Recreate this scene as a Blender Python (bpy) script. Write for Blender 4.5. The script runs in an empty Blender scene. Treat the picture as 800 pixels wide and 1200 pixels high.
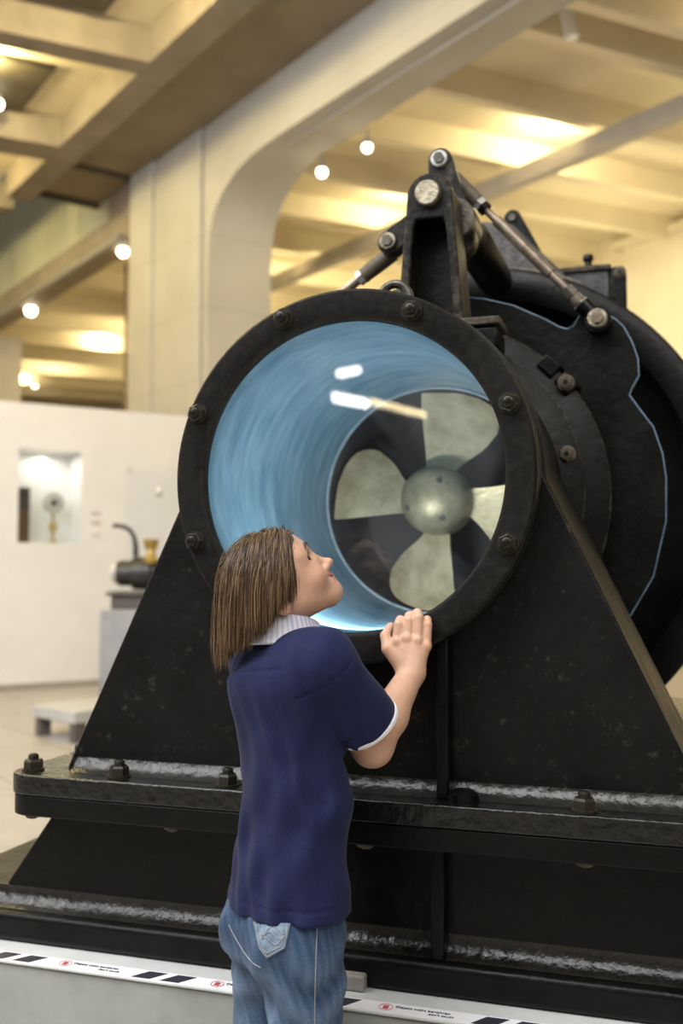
import bpy, bmesh, math, random
import numpy as np
from mathutils import Vector, Matrix
random.seed(4); rng = np.random.default_rng(4)
S = bpy.context.scene; COL = S.collection
PI = math.pi
V = lambda *a: np.array(a, float)
# ------------------------------------------------------------------ camera
F = 1195.0; TH = math.radians(17.8); PT = math.radians(3.11); H = 1.1
F0 = V(-math.sin(TH), math.cos(TH), 0); RT = V(math.cos(TH), math.sin(TH), 0); UZ = V(0, 0, 1)
FW = F0*math.cos(PT)+UZ*math.sin(PT); UP = UZ*math.cos(PT)-F0*math.sin(PT); CP = V(0, 0, H)
def ray(x, y): return FW+RT*(x-400)/F-UP*(y-600)/F
def atY(x, y, Y): d = ray(x, y); return CP+d*(Y/d[1])
def atZ(x, y, Z): d = ray(x, y); return CP+d*((Z-H)/d[2])
def atD(x, y, D): return CP+ray(x, y)*D
def atP(x, y, P0, n): d = ray(x, y); return CP+d*(((P0-CP)@n)/(d@n))
def hdir(x): d = ray(x, 665); d[2] = 0; return d/np.linalg.norm(d)
cd = bpy.data.cameras.new('camera'); cam = bpy.data.objects.new('camera', cd); COL.objects.link(cam)
cd.sensor_fit = 'VERTICAL'; cd.sensor_height = 36; cd.lens = F*36/1200; cd.clip_start = .05
cam.location = CP
m3 = Matrix((RT, UP, -FW)).transposed(); cam.rotation_euler = m3.to_euler()
cd.dof.use_dof = True; cd.dof.focus_distance = 1.56; cd.dof.aperture_fstop = 3.0
S.camera = cam
S.view_settings.view_transform = 'Standard'; S.view_settings.look = 'None'
S.view_settings.gamma = 1; S.view_settings.exposure = 0.08; S.view_settings.use_curve_mapping = False

# ------------------------------------------------------------------ materials
def nt(name):
    m = bpy.data.materials.new(name); m.use_nodes = True
    t = m.node_tree; t.nodes.clear()
    o = t.nodes.new('ShaderNodeOutputMaterial'); b = t.nodes.new('ShaderNodeBsdfPrincipled')
    t.links.new(b.outputs[0], o.inputs[0]); return m, t, b, o
def N(t, kind, **kw):
    n = t.nodes.new(kind)
    for k, v in kw.items():
        if k.startswith('i_'):
            n.inputs[int(k[2:]) if k[2:].isdigit() else k[2:].replace('_', ' ')].default_value = v
        else: setattr(n, k, v)
    return n
def ramp(t, src, stops):
    r = t.nodes.new('ShaderNodeValToRGB'); e = r.color_ramp.elements
    while len(e) < len(stops): e.new(.5)
    for q, (p, c) in zip(e, stops): q.position = p; q.color = (*c, 1)
    t.links.new(src, r.inputs[0]); return r
def mat(name, c1, c2=None, scale=8, rough=.5, metal=0., bump=0., bscale=None, stretch=None, spec=.5, r2=None, detail=6, lo=.35, hi=.65, coat=0, sheen=0):
    m, t, b, o = nt(name)
    tc = N(t, 'ShaderNodeTexCoord'); src = tc.outputs['Object']
    if stretch:
        mp = N(t, 'ShaderNodeMapping'); mp.inputs['Scale'].default_value = stretch; t.links.new(src, mp.inputs[0]); src = mp.outputs[0]
    n = N(t, 'ShaderNodeTexNoise', i_Scale=scale, i_Detail=detail, i_Roughness=.6); t.links.new(src, n.inputs['Vector'])
    r = ramp(t, n.outputs[0], [(lo, c1), (hi, c2 or c1)]); t.links.new(r.outputs[0], b.inputs['Base Color'])
    b.inputs['Metallic'].default_value = metal; b.inputs['Roughness'].default_value = rough
    b.inputs['Specular IOR Level'].default_value = spec
    if coat: b.inputs['Coat Weight'].default_value = coat; b.inputs['Coat Roughness'].default_value = .15
    if sheen: b.inputs['Sheen Weight'].default_value = sheen; b.inputs['Sheen Roughness'].default_value = .5
    if r2 is not None:
        rr = ramp(t, n.outputs[0], [(lo, (rough,)*3), (hi, (r2,)*3)]); t.links.new(rr.outputs[0], b.inputs['Roughness'])
    if bump:
        n2 = N(t, 'ShaderNodeTexNoise', i_Scale=bscale or scale*4, i_Detail=4); t.links.new(src, n2.inputs['Vector'])
        bp = N(t, 'ShaderNodeBump', i_Strength=bump, i_Distance=.01); t.links.new(n2.outputs[0], bp.inputs['Height'])
        t.links.new(bp.outputs[0], b.inputs['Normal'])
    return m
def emit(name, c, s):
    m, t, b, o = nt(name); t.nodes.remove(b)
    e = N(t, 'ShaderNodeEmission'); e.inputs[0].default_value = (*c, 1); e.inputs[1].default_value = s
    t.links.new(e.outputs[0], o.inputs[0]); return m
def glassy(name, tint=(1, 1, 1), dust=.02, ior=1.5, k=1.0):
    m, t, b, o = nt(name); t.nodes.remove(b)
    tr = N(t, 'ShaderNodeBsdfTransparent'); tr.inputs[0].default_value = (*tint, 1)
    gl = N(t, 'ShaderNodeBsdfGlossy'); gl.inputs['Roughness'].default_value = .02
    df = N(t, 'ShaderNodeBsdfDiffuse'); df.inputs[0].default_value = (.75, .8, .85, 1)
    lw = N(t, 'ShaderNodeLayerWeight'); pw = N(t, 'ShaderNodeMath', operation='POWER'); pw.inputs[1].default_value = 5; t.links.new(lw.outputs['Facing'], pw.inputs[0])
    mu = N(t, 'ShaderNodeMath', operation='MULTIPLY_ADD'); mu.inputs[1].default_value = .9; mu.inputs[2].default_value = .042*k; t.links.new(pw.outputs[0], mu.inputs[0])
    m1 = N(t, 'ShaderNodeMixShader'); t.links.new(mu.outputs[0], m1.inputs[0]); t.links.new(tr.outputs[0], m1.inputs[1]); t.links.new(gl.outputs[0], m1.inputs[2])
    tc = N(t, 'ShaderNodeTexCoord'); n = N(t, 'ShaderNodeTexNoise', i_Scale=5., i_Detail=8., i_Distortion=1.2); t.links.new(tc.outputs['Object'], n.inputs['Vector'])
    r = ramp(t, n.outputs[0], [(.42, (0, 0, 0)), (.8, (dust,)*3)])
    m2 = N(t, 'ShaderNodeMixShader'); t.links.new(r.outputs[0], m2.inputs[0]); t.links.new(m1.outputs[0], m2.inputs[1]); t.links.new(df.outputs[0], m2.inputs[2])
    t.links.new(m2.outputs[0], o.inputs[0]); return m
def black_paint(name, base=.010, rough=.34, wear=.0, bump=.25):
    m, t, b, o = nt(name); b.inputs['Specular IOR Level'].default_value = .22; tc = N(t, 'ShaderNodeTexCoord')
    n = N(t, 'ShaderNodeTexNoise', i_Scale=7., i_Detail=8., i_Roughness=.7); t.links.new(tc.outputs['Object'], n.inputs['Vector'])
    r = ramp(t, n.outputs[0], [(.3, (base*.75, base*.8, base*.7)), (.75, (base*1.6, base*1.65, base*1.35))])
    g = N(t, 'ShaderNodeNewGeometry')
    n3 = N(t, 'ShaderNodeTexNoise', i_Scale=60., i_Detail=6., i_Roughness=.7); t.links.new(tc.outputs['Object'], n3.inputs['Vector'])
    ad = N(t, 'ShaderNodeMath', operation='ADD'); t.links.new(g.outputs['Pointiness'], ad.inputs[0])
    ml = N(t, 'ShaderNodeMath', operation='MULTIPLY'); ml.inputs[1].default_value = .16; t.links.new(n3.outputs[0], ml.inputs[0]); t.links.new(ml.outputs[0], ad.inputs[1])
    w = ramp(t, ad.outputs[0], [(.618, (0, 0, 0)), (.70, (wear,)*3)])
    mx = N(t, 'ShaderNodeMix', data_type='RGBA'); t.links.new(w.outputs[0], mx.inputs[0]); t.links.new(r.outputs[0], mx.inputs[6]); mx.inputs[7].default_value = (.16, .13, .09, 1)
    t.links.new(mx.outputs[2], b.inputs['Base Color'])
    rr = ramp(t, n.outputs[0], [(.3, (rough*.8,)*3), (.75, (rough*1.5,)*3)]); t.links.new(rr.outputs[0], b.inputs['Roughness'])
    n2 = N(t, 'ShaderNodeTexNoise', i_Scale=55., i_Detail=5.); t.links.new(tc.outputs['Object'], n2.inputs['Vector'])
    bp = N(t, 'ShaderNodeBump', i_Strength=bump, i_Distance=.006); t.links.new(n2.outputs[0], bp.inputs['Height']); t.links.new(bp.outputs[0], b.inputs['Normal'])
    return m
M = {}
M['black'] = black_paint('black_enamel', .0017, .36, .0)
M['black_ring'] = black_paint('black_ring_enamel', .0021, .42, .12, .12)
M['black_worn'] = black_paint('worn_black_enamel', .0032, .42, .8)
M['gloss'] = black_paint('glossy_black_fillet', .003, .25, .12, .5)
M['gloss'].node_tree.nodes['Principled BSDF'].inputs['Specular IOR Level'].default_value = .5
M['bolt'] = black_paint('bolt_black', .006, .28, .15, .1)
M['grey_iron'] = mat('grey_iron', (.05, .048, .042), (.16, .14, .11), 40, .45, .6, .2)
M['rod'] = mat('bare_steel_rod', (.17, .13, .095), (.36, .3, .24), 30, .4, .7, .1)
M['silver'] = mat('bright_steel', (.55, .55, .53), (.8, .8, .78), 30, .3, .8)
M['pin'] = mat('worn_steel_pin', (.16, .14, .10), (.40, .36, .27), 60, .42, .7, .3)
M['blue'] = mat('blue_tunnel_paint', (.042, .115, .185), (.148, .262, .345), 11, .42, 0, .12, 60, stretch=(.8, 2.6, .8), lo=.28, hi=.75, detail=10)
M['blue_edge'] = mat('blue_grey_edge', (.06, .11, .17), (.12, .20, .28), 20, .4)
M['bronze'] = mat('bronze', (.36, .325, .20), (.60, .555, .39), 16, .38, .40, .15, 70, r2=.5)
M['hub'] = mat('dull_bronze', (.20, .19, .13), (.34, .32, .22), 22, .46, .4, .1, 80)
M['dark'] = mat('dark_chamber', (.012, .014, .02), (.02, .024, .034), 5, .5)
M['glass'] = glassy('window_glass', (.97, .99, 1), .035, 1.5, 1.1)
M['pane'] = glassy('case_glass', (.96, .98, .97), .02)
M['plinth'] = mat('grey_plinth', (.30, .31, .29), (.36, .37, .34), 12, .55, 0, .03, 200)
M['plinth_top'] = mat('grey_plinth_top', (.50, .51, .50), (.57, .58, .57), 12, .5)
M['tape'] = mat('white_tape', (.78, .78, .80), (.84, .84, .85), 20, .4)
M['ink'] = mat('dark_tape_ink', (.022, .024, .035), (.03, .03, .045), 20, .5)
M['red'] = mat('red_ink', (.5, .06, .06), (.55, .09, .08), 20, .5)
M['white_wall'] = mat('white_partition_paint', (.77, .755, .745), (.81, .795, .785), 3, .6)
M['skirt'] = mat('grey_skirting', (.32, .28, .25), (.36, .32, .28), 5, .5)
M['plaster'] = mat('stone_plaster', (.44, .41, .365), (.51, .48, .43), 1.6, .75, 0, .05, 20)
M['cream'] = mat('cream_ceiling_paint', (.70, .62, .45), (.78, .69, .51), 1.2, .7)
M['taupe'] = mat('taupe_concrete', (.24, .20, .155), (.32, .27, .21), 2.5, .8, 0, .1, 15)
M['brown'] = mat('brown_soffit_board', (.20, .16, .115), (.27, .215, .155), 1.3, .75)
M['fascia'] = mat('pale_green_fascia', (.50, .50, .36), (.58, .57, .43), 1.2, .5)
M['darkpanel'] = mat('dark_ceiling_panel', (.05, .042, .03), (.08, .065, .045), 4, .6)
M['warmlamp'] = emit('warm_lamp_lens', (1, .86, .6), 14)
M['striplamp'] = emit('strip_lamp_tube', (1, .98, .94), 30)
M['warmstrip'] = emit('warm_strip_lamp', (1, .80, .45), 16)
M['lampwhite'] = mat('white_lamp_body', (.75, .75, .76), (.82, .82, .84), 9, .35)
M['lampgrey'] = mat('grey_lamp_body', (.25, .24, .22), (.3, .29, .27), 9, .4)
M['machine_black'] = mat('small_black_engine', (.015, .013, .012), (.04, .035, .03), 20, .35)
M['brass'] = mat('brass', (.40, .27, .06), (.62, .45, .14), 20, .35, .7)
M['pedestal'] = mat('grey_pedestal', (.30, .30, .31), (.36, .36, .37), 6, .5)
M['pedestal_dk'] = mat('dark_bench_foot', (.09, .075, .07), (.13, .11, .10), 6, .5)
M['bench'] = mat('pale_grey_bench', (.44, .43, .41), (.5, .49, .47), 6, .45)
M['wood'] = mat('dark_brown_wood', (.06, .030, .012), (.20, .10, .035), 4, .45, stretch=(6, 6, .6))
M['chrome'] = mat('grey_metal_disc', (.45, .42, .40), (.6, .57, .54), 12, .4, .1)
M['sign'] = mat('printed_sign_text', (.50, .40, .44), (.56, .46, .5), 9, .6)
M['signw'] = mat('white_sign_card', (.80, .77, .76), (.83, .80, .79), 9, .5)
# floor: pale stone tiles
def floor_mat():
    m, t, b, o = nt('pale_stone_tiles'); tc = N(t, 'ShaderNodeTexCoord')
    mp = N(t, 'ShaderNodeMapping'); mp.inputs['Rotation'].default_value = (0, 0, .62); t.links.new(tc.outputs['Object'], mp.inputs[0])
    br = N(t, 'ShaderNodeTexBrick', offset=.5); br.inputs['Scale'].default_value = 1.
    br.inputs['Color1'].default_value = (.40, .37, .335, 1); br.inputs['Color2'].default_value = (.46, .425, .385, 1); br.inputs['Mortar'].default_value = (.29, .255, .22, 1)
    br.inputs['Mortar Size'].default_value = .008; br.inputs['Brick Width'].default_value = .9; br.inputs['Row Height'].default_value = .6
    t.links.new(mp.outputs[0], br.inputs[0])
    n = N(t, 'ShaderNodeTexNoise', i_Scale=9., i_Detail=6.); t.links.new(tc.outputs['Object'], n.inputs['Vector'])
    r = ramp(t, n.outputs[0], [(.3, (.85,)*3), (.7, (1, 1, 1))])
    mx = N(t, 'ShaderNodeMix', data_type='RGBA', blend_type='MULTIPLY'); mx.inputs[0].default_value = 1
    t.links.new(br.outputs[0], mx.inputs[6]); t.links.new(r.outputs[0], mx.inputs[7]); t.links.new(mx.outputs[2], b.inputs['Base Color'])
    b.inputs['Roughness'].default_value = .45; return m
M['floor'] = floor_mat()
# masonry blocks of the pier
def block_mat():
    m, t, b, o = nt('pale_stone_blocks'); tc = N(t, 'ShaderNodeTexCoord')
    sp = N(t, 'ShaderNodeSeparateXYZ'); t.links.new(tc.outputs['Object'], sp.inputs[0])
    ad = N(t, 'ShaderNodeMath', operation='MODULO'); ad.inputs[1].default_value = .78; t.links.new(sp.outputs[2], ad.inputs[0])
    j = ramp(t, ad.outputs[0], [(0, (.80, .78, .74)), (.02, (1, 1, 1))])
    n = N(t, 'ShaderNodeTexNoise', i_Scale=1.4, i_Detail=6.); t.links.new(tc.outputs['Object'], n.inputs['Vector'])
    r = ramp(t, n.outputs[0], [(.3, (.43, .41, .375)), (.7, (.50, .48, .44))])
    mx = N(t, 'ShaderNodeMix', data_type='RGBA', blend_type='MULTIPLY'); mx.inputs[0].default_value = 1
    t.links.new(r.outputs[0], mx.inputs[6]); t.links.new(j.outputs[0], mx.inputs[7]); t.links.new(mx.outputs[2], b.inputs['Base Color'])
    b.inputs['Roughness'].default_value = .8; return m
M['block'] = block_mat()

# ------------------------------------------------------------------ builders
def link(name, me, m=None, parent=None, smooth=False, loc=None):
    o = bpy.data.objects.new(name, me); COL.objects.link(o)
    if m is not None:
        for q in (m if isinstance(m, (list, tuple)) else [m]): me.materials.append(q)
    if smooth: me.shade_smooth()
    if loc is not None: o.location = loc
    if parent: adopt(o, parent)
    return o
def adopt(o, parent):
    o.parent = parent; bpy.context.view_layer.update()
    o.matrix_parent_inverse = parent.matrix_world.inverted()
def obj(name, bm, m, parent=None, smooth=None, bevel=0, seg=2, ang=35):
    me = bpy.data.meshes.new(name); bmesh.ops.recalc_face_normals(bm, faces=bm.faces)
    bm.to_mesh(me); bm.free()
    o = link(name, me, m, parent)
    if bevel:
        b = o.modifiers.new('bevel', 'BEVEL'); b.width = bevel; b.segments = seg; b.limit_method = 'ANGLE'; b.angle_limit = math.radians(ang); b.harden_normals = False
    if smooth or bevel or smooth is None:
        me.shade_smooth()
        for e in me.edges: pass
        try: me.set_sharp_from_angle(angle=math.radians(ang))
        except Exception: pass
    return o
def empty(name, loc, label, cat, group=None):
    o = bpy.data.objects.new(name, None); COL.objects.link(o); o.location = loc; o.empty_display_size = .1
    o['label'] = label; o['category'] = cat
    if group: o['group'] = group
    bpy.context.view_layer.update(); return o
def tag(o, label=None, cat=None, group=None, kind=None):
    if label: o['label'] = label
    if cat: o['category'] = cat
    if group: o['group'] = group
    if kind: o['kind'] = kind
    return o
def struct(o, label, cat): return tag(o, label, cat, kind='structure')
def prism(bm, pts, ax, a, b):
    """polygon pts (2D) extruded along axis ax ('x','y','z') from a to b"""
    def p3(p, h):
        return {'y': (p[0], h, p[1]), 'z': (p[0], p[1], h), 'x': (h, p[0], p[1])}[ax]
    A = [bm.verts.new(p3(p, a)) for p in pts]; B = [bm.verts.new(p3(p, b)) for p in pts]
    n = len(pts)
    bm.faces.new(A[::-1]); bm.faces.new(B)
    for i in range(n): bm.faces.new((A[i], A[(i+1) % n], B[(i+1) % n], B[i]))
def box(bm, lo, hi): prism(bm, [(lo[0], lo[1]), (hi[0], lo[1]), (hi[0], hi[1]), (lo[0], hi[1])], 'z', lo[2], hi[2])
def hexa(bm, bot, top):
    n = len(bot); A = [bm.verts.new(tuple(p)) for p in bot]; B = [bm.verts.new(tuple(p)) for p in top]
    bm.faces.new(A[::-1]); bm.faces.new(B)
    for i in range(n): bm.faces.new((A[i], A[(i+1) % n], B[(i+1) % n], B[i]))
def frame_of(d):
    d = V(*d); d = d/np.linalg.norm(d); a = V(0, 0, 1) if abs(d[2]) < .9 else V(1, 0, 0)
    u = np.cross(d, a); u /= np.linalg.norm(u); return u, np.cross(u, d), d
def tube(bm, pts, rad, n=12, caps=True):
    pts = [V(*p) for p in pts]; rings = []; u = None
    for i, p in enumerate(pts):
        t = pts[min(i+1, len(pts)-1)]-pts[max(i-1, 0)]; t = t/np.linalg.norm(t)
        if u is None: u, v, _ = frame_of(t)
        else:
            u = u-t*(u@t); u /= np.linalg.norm(u)
        v = np.cross(t, u); r = rad[i] if hasattr(rad, '__len__') else rad
        rings.append([bm.verts.new(tuple(p+(u*math.cos(a)+v*math.sin(a))*r)) for a in [2*PI*k/n for k in range(n)]])
    for a, b in zip(rings, rings[1:]):
        for k in range(n): bm.faces.new((a[k], a[(k+1) % n], b[(k+1) % n], b[k]))
    if caps: bm.faces.new(rings[0][::-1]); bm.faces.new(rings[-1])
def lathe(bm, prof, org, axis, n=64, close=False):
    """prof: list of (r, h) ; axis direction"""
    u, v, d = frame_of(axis); org = V(*org); rings = []
    for r, h in prof:
        if r < 1e-6: rings.append([bm.verts.new(tuple(org+d*h))])
        else: rings.append([bm.verts.new(tuple(org+d*h+(u*math.cos(2*PI*k/n)+v*math.sin(2*PI*k/n))*r)) for k in range(n)])
    prs = list(zip(rings, rings[1:]))
    if close: prs.append((rings[-1], rings[0]))
    for a, b in prs:
        for k in range(n):
            q = [a[k % len(a)], a[(k+1) % len(a)], b[(k+1) % len(b)], b[k % len(b)]]
            s = []; [s.append(x) for x in q if x not in s]
            if len(s) > 2: bm.faces.new(s)
def disc(bm, c, axis, r, h0, h1, n=48, r0=0):
    if r0: lathe(bm, [(r0, h0), (r, h0), (r, h1), (r0, h1)], c, axis, n, True)
    else: lathe(bm, [(0, h0), (r, h0), (r, h1), (0, h1)], c, axis, n)
def arc(cx, cy, r, a0, a1, n): return [(cx+r*math.cos(math.radians(a0+(a1-a0)*k/n)), cy+r*math.sin(math.radians(a0+(a1-a0)*k/n))) for k in range(n+1)]
BM = bmesh.new

# ------------------------------------------------------------------ SDF surface nets
def smin(a, b, k):
    if k <= 0: return np.minimum(a, b)
    h = np.maximum(k-np.abs(a-b), 0)/k; return np.minimum(a, b)-h*h*k*.25
def rcone(a, b, ra, rb, M3=None):
    a = V(*a); b = V(*b)
    def f(P):
        Q = P; A, B = a, b
        if M3 is not None: Q = P@M3.T; A = M3@a; B = M3@b
        ab = B-A; q = Q-A; t = np.clip(q@ab/max(ab@ab, 1e-12), 0, 1)
        return np.linalg.norm(q-t[:, None]*ab, axis=1)-(ra+(rb-ra)*t)
    return f
def ell(c, r, R=None):
    c = V(*c); r = V(*r)
    def f(P):
        q = P-c
        if R is not None: q = q@R.T
        k0 = np.linalg.norm(q/r, axis=1); k1 = np.linalg.norm(q/(r*r), axis=1)+1e-9
        return k0*(k0-1)/k1
    return f
class SDF:
    def __init__(s): s.ops = []
    def u(s, f, k=.01): s.ops.append(('u', f, k)); return s
    def sub(s, f, k=.005): s.ops.append(('s', f, k)); return s
    def disp(s, f): s.ops.append(('d', f, 0)); return s
    def cut(s, f, k=0): s.ops.append(('i', f, k)); return s
    def __call__(s, P, keep=None):
        d = None
        for i, (o, f, k) in enumerate(s.ops):
            if keep is not None and not keep[i]: continue
            if d is None and o != 'u': continue
            if o == 'd': d = d+f(P); continue
            e = f(P)
            if o == 'u': d = e if d is None else smin(d, e, k)
            elif o == 's': d = -smin(-d, e, k)
            else: d = -smin(-d, -e, k)
        return d
def sdf_mesh(name, sd, lo, hi, h, NB=20):
    lo = V(*lo); nb = np.ceil((V(*hi)-lo)/(h*NB)).astype(int)
    gi = np.stack(np.meshgrid(*[np.arange(k) for k in nb], indexing='ij'), -1).reshape(-1, 3)
    cen = lo+(gi+.5)*NB*h; R = NB*h*.87
    dv = [(None if o in 'd' else f(cen)) for o, f, k in sd.ops]
    tot = sd(cen); act = np.abs(tot) < R*1.7+.01
    umin = np.min([d for d, (o, f, k) in zip(dv, sd.ops) if o == 'u'], axis=0)
    n1 = NB+1; ar = np.arange(n1)
    loc = np.stack(np.meshgrid(ar, ar, ar, indexing='ij'), -1).reshape(-1, 3)
    big = (nb*NB+4); code = lambda c: (c[:, 0]*big[1]+c[:, 1])*big[2]+c[:, 2]
    vid, vpos, quads = [], [], []
    for bi in np.nonzero(act)[0]:
        keep = []
        anyu = False
        for (o, f, k), d in zip(sd.ops, dv):
            kk = True if o == 'd' else (d[bi] < umin[bi]+2.6*R+k+.01 if o == 'u' else True)
            keep.append(kk)
        base = gi[bi]*NB
        P = lo+(loc+base)*h
        D = sd(P, keep).reshape(n1, n1, n1)
        sg = D < 0
        if sg.all() or not sg.any(): continue
        c8 = [(a, b, c) for a in (0, 1) for b in (0, 1) for c in (0, 1)]
        ct = sum(sg[a:NB+a, b:NB+b, c:NB+c].astype(np.int8) for a, b, c in c8)
        cells = np.argwhere((ct > 0) & (ct < 8))
        acc = np.zeros((len(cells), 3)); cnt = np.zeros(len(cells))
        for a in c8:
            for ax in range(3):
                if a[ax]: continue
                b = list(a); b[ax] = 1
                da = D[cells[:, 0]+a[0], cells[:, 1]+a[1], cells[:, 2]+a[2]]; db = D[cells[:, 0]+b[0], cells[:, 1]+b[1], cells[:, 2]+b[2]]
                s = (da < 0) != (db < 0); t = np.where(s, da/np.where(s, da-db, 1), 0)
                p = np.tile(V(*a), (len(cells), 1)); p[:, ax] += t
                acc[s] += p[s]; cnt[s] += 1
        vid.append(code(cells+base+1)); vpos.append(lo+(cells+base+acc/cnt[:, None])*h)
        for ax in range(3):
            b, c = (ax+1) % 3, (ax+2) % 3
            s0 = sg[:NB, :NB, :NB]; sl = [slice(0, NB)]*3; sl[ax] = slice(1, n1); s1 = sg[tuple(sl)]
            for val in (True, False):
                e = np.argwhere((s0 == val) & (s1 != val))
                if not len(e): continue
                q = []
                for (ob, oc) in ((0, 0), (-1, 0), (-1, -1), (0, -1)):
                    z = e+base+1; z = z.copy(); z[:, b] += ob; z[:, c] += oc; q.append(code(z))
                q = np.stack(q, 1); quads.append(q if val else q[:, ::-1])
    vid = np.concatenate(vid); vpos = np.concatenate(vpos); quads = np.concatenate(quads)
    o = np.argsort(vid); sv = vid[o]; ix = np.clip(np.searchsorted(sv, quads), 0, len(sv)-1)
    ok = (sv[ix] == quads).all(1); qi = o[ix[ok]]
    me = bpy.data.meshes.new(name)
    me.vertices.add(len(vpos)); me.vertices.foreach_set('co', vpos.astype(np.float32).ravel())
    me.loops.add(qi.size); me.loops.foreach_set('vertex_index', qi.astype(np.int32).ravel())
    me.polygons.add(len(qi)); me.polygons.foreach_set('loop_start', np.arange(0, qi.size, 4, dtype=np.int32))
    me.update(calc_edges=True); me.validate(); me.shade_smooth()
    return me
def vcol(me, rgb, name='tint'):
    a = me.color_attributes.new(name, 'FLOAT_COLOR', 'POINT')
    a.data.foreach_set('color', np.concatenate([rgb, np.ones((len(rgb), 1))], 1).astype(np.float32).ravel())
def coords(me):
    c = np.empty(len(me.vertices)*3, np.float32); me.vertices.foreach_get('co', c); return c.reshape(-1, 3).astype(float)

#@@MACHINE
#@@ROOM
#@@PERSON
#@@LIGHT
# ================================================================== THE MACHINE
XC, ZC = -.505, 1.253
PZ = .42                                   # top of the plinth
pl = empty('plinth', (XC, 2.8, 0), 'low grey plinth with white striped warning tape along its edge under the black machine', 'plinth')
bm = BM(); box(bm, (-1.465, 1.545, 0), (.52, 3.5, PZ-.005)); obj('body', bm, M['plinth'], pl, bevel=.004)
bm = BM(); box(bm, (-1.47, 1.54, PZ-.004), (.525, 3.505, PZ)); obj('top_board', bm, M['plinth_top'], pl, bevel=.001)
def text_mesh(s, size, loc, m, parent, rot=(0, 0, 0), name='warning_text', ext=.0006, sx=1.):
    cu = bpy.data.curves.new(name, 'FONT'); cu.body = s; cu.size = size; cu.extrude = ext; cu.resolution_u = 3
    t = bpy.data.objects.new('tmp', cu); COL.objects.link(t); bpy.context.view_layer.update()
    me = bpy.data.meshes.new_from_object(t.evaluated_get(bpy.context.evaluated_depsgraph_get()))
    bpy.data.objects.remove(t)
    me.transform(Matrix.Diagonal((sx, 1, 1, 1))); me.transform(Matrix.Translation(loc) @ Matrix.Rotation(rot[2], 4, 'Z') @ Matrix.Rotation(rot[0], 4, 'X'))
    me.name = name; me.materials.clear(); return link(name, me, m, parent)
TZ = PZ+.0006
bm = BM(); box(bm, (-1.468, 1.542, PZ), (.52, 1.578, TZ)); tape = obj('warning_tape', bm, M['tape'], pl)
PER = .285
for k in range(-1, 5):
    x0 = -.953+PER*k
    for q in (.113, .166):
        bm = BM(); prism(bm, [(x0+q-.024, 1.545), (x0+q+.010, 1.545), (x0+q+.030, 1.574), (x0+q-.004, 1.574)], 'z', TZ, TZ+.0005)
        obj('dark_stripe', bm, M['ink'], tape)
    text_mesh('Objekt nicht berühren', .0095, (x0-.032, 1.5625, TZ+.0002), M['ink'], tape)
    text_mesh("don't touch", .0085, (x0+.022, 1.5525, TZ+.0002), M['ink'], tape)
    bm = BM(); lathe(bm, [(.0104, 0), (.0112, 0), (.0112, .0006), (.0104, .0006)], (x0-.046, 1.561, TZ+.0002), (0, 0, 1), 20, True)
    box(bm, (x0-.050, 1.5545, TZ), (x0-.042, 1.561, TZ+.0008))
    for j in range(4): box(bm, (x0-.0505+.0024*j, 1.561, TZ), (x0-.0489+.0024*j, 1.5665+.001*(j in (1, 2)), TZ+.0008))
    obj('hand_symbol', bm, M['red'], tape)
bm = BM(); box(bm, (-.64, 1.600, PZ), (-.476, 1.6205, PZ+.026)); b_ = obj('metal_bar', bm, mat('grey_painted_bar', (.22, .21, .19), (.30, .28, .25), 20, .4), bevel=.004)
tag(b_, 'short grey square metal bar lying on the plinth beside the child', 'bar')

mc = empty('propeller_machine', (XC, 2.3, PZ), 'huge black iron machine with bronze propeller behind a round glass window, bolted on plinth', 'machine')
TA = math.tan(math.radians(25.3)); CA = math.cos(math.radians(25.3))
def halfw(z, R): return (R+(ZC-z)*TA*CA)/CA if False else (R-(z-ZC)*math.sin(math.radians(25.3)))/CA
def holed(bm, pts, ri, y0, y1, n=120):
    """flat plate with outline pts and a round hole of radius ri about the machine axis"""
    q = np.array(pts)-V(XC, ZC); th = sorted(set(np.round(np.concatenate([np.arctan2(q[:, 1], q[:, 0]), np.linspace(-PI, PI, n, endpoint=False)]), 5)))
    th = [t for t, u_ in zip(th, th[1:]+[9]) if u_-t > .002]
    def rad(t):
        d = V(math.cos(t), math.sin(t)); best = 0
        for k in range(len(q)):
            a_, b_ = q[k], q[(k+1) % len(q)]; e = b_-a_; den = d[0]*e[1]-d[1]*e[0]
            if abs(den) < 1e-9: continue
            r = (a_[0]*e[1]-a_[1]*e[0])/den; u_ = (a_[0]*d[1]-a_[1]*d[0])/den
            if r > 0 and -1e-3 <= u_ <= 1.001: best = max(best, r)
        return best
    L = [(math.cos(t), math.sin(t), rad(t)) for t in th]
    vs = [[bm.verts.new((XC+c*r, y, ZC+s_*r)) for c, s_, ro in L for r in [ro if o_ else ri]] for o_, y in ((1, y0), (0, y0), (0, y1), (1, y1))]
    m_ = len(L)
    for i in range(4):
        A_, B_ = vs[i], vs[(i+1) % 4]
        for k in range(m_): bm.faces.new((A_[k], A_[(k+1) % m_], B_[(k+1) % m_], B_[k]))
def aframe(R, z0, inset=0):
    w = halfw(z0, R)
    top = [(XC+R*math.cos(math.radians(a)), ZC+R*math.sin(math.radians(a))) for a in np.linspace(25.3, 154.7, 22)]
    return [(XC+w, z0)]+top+[(XC-w, z0)]
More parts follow.
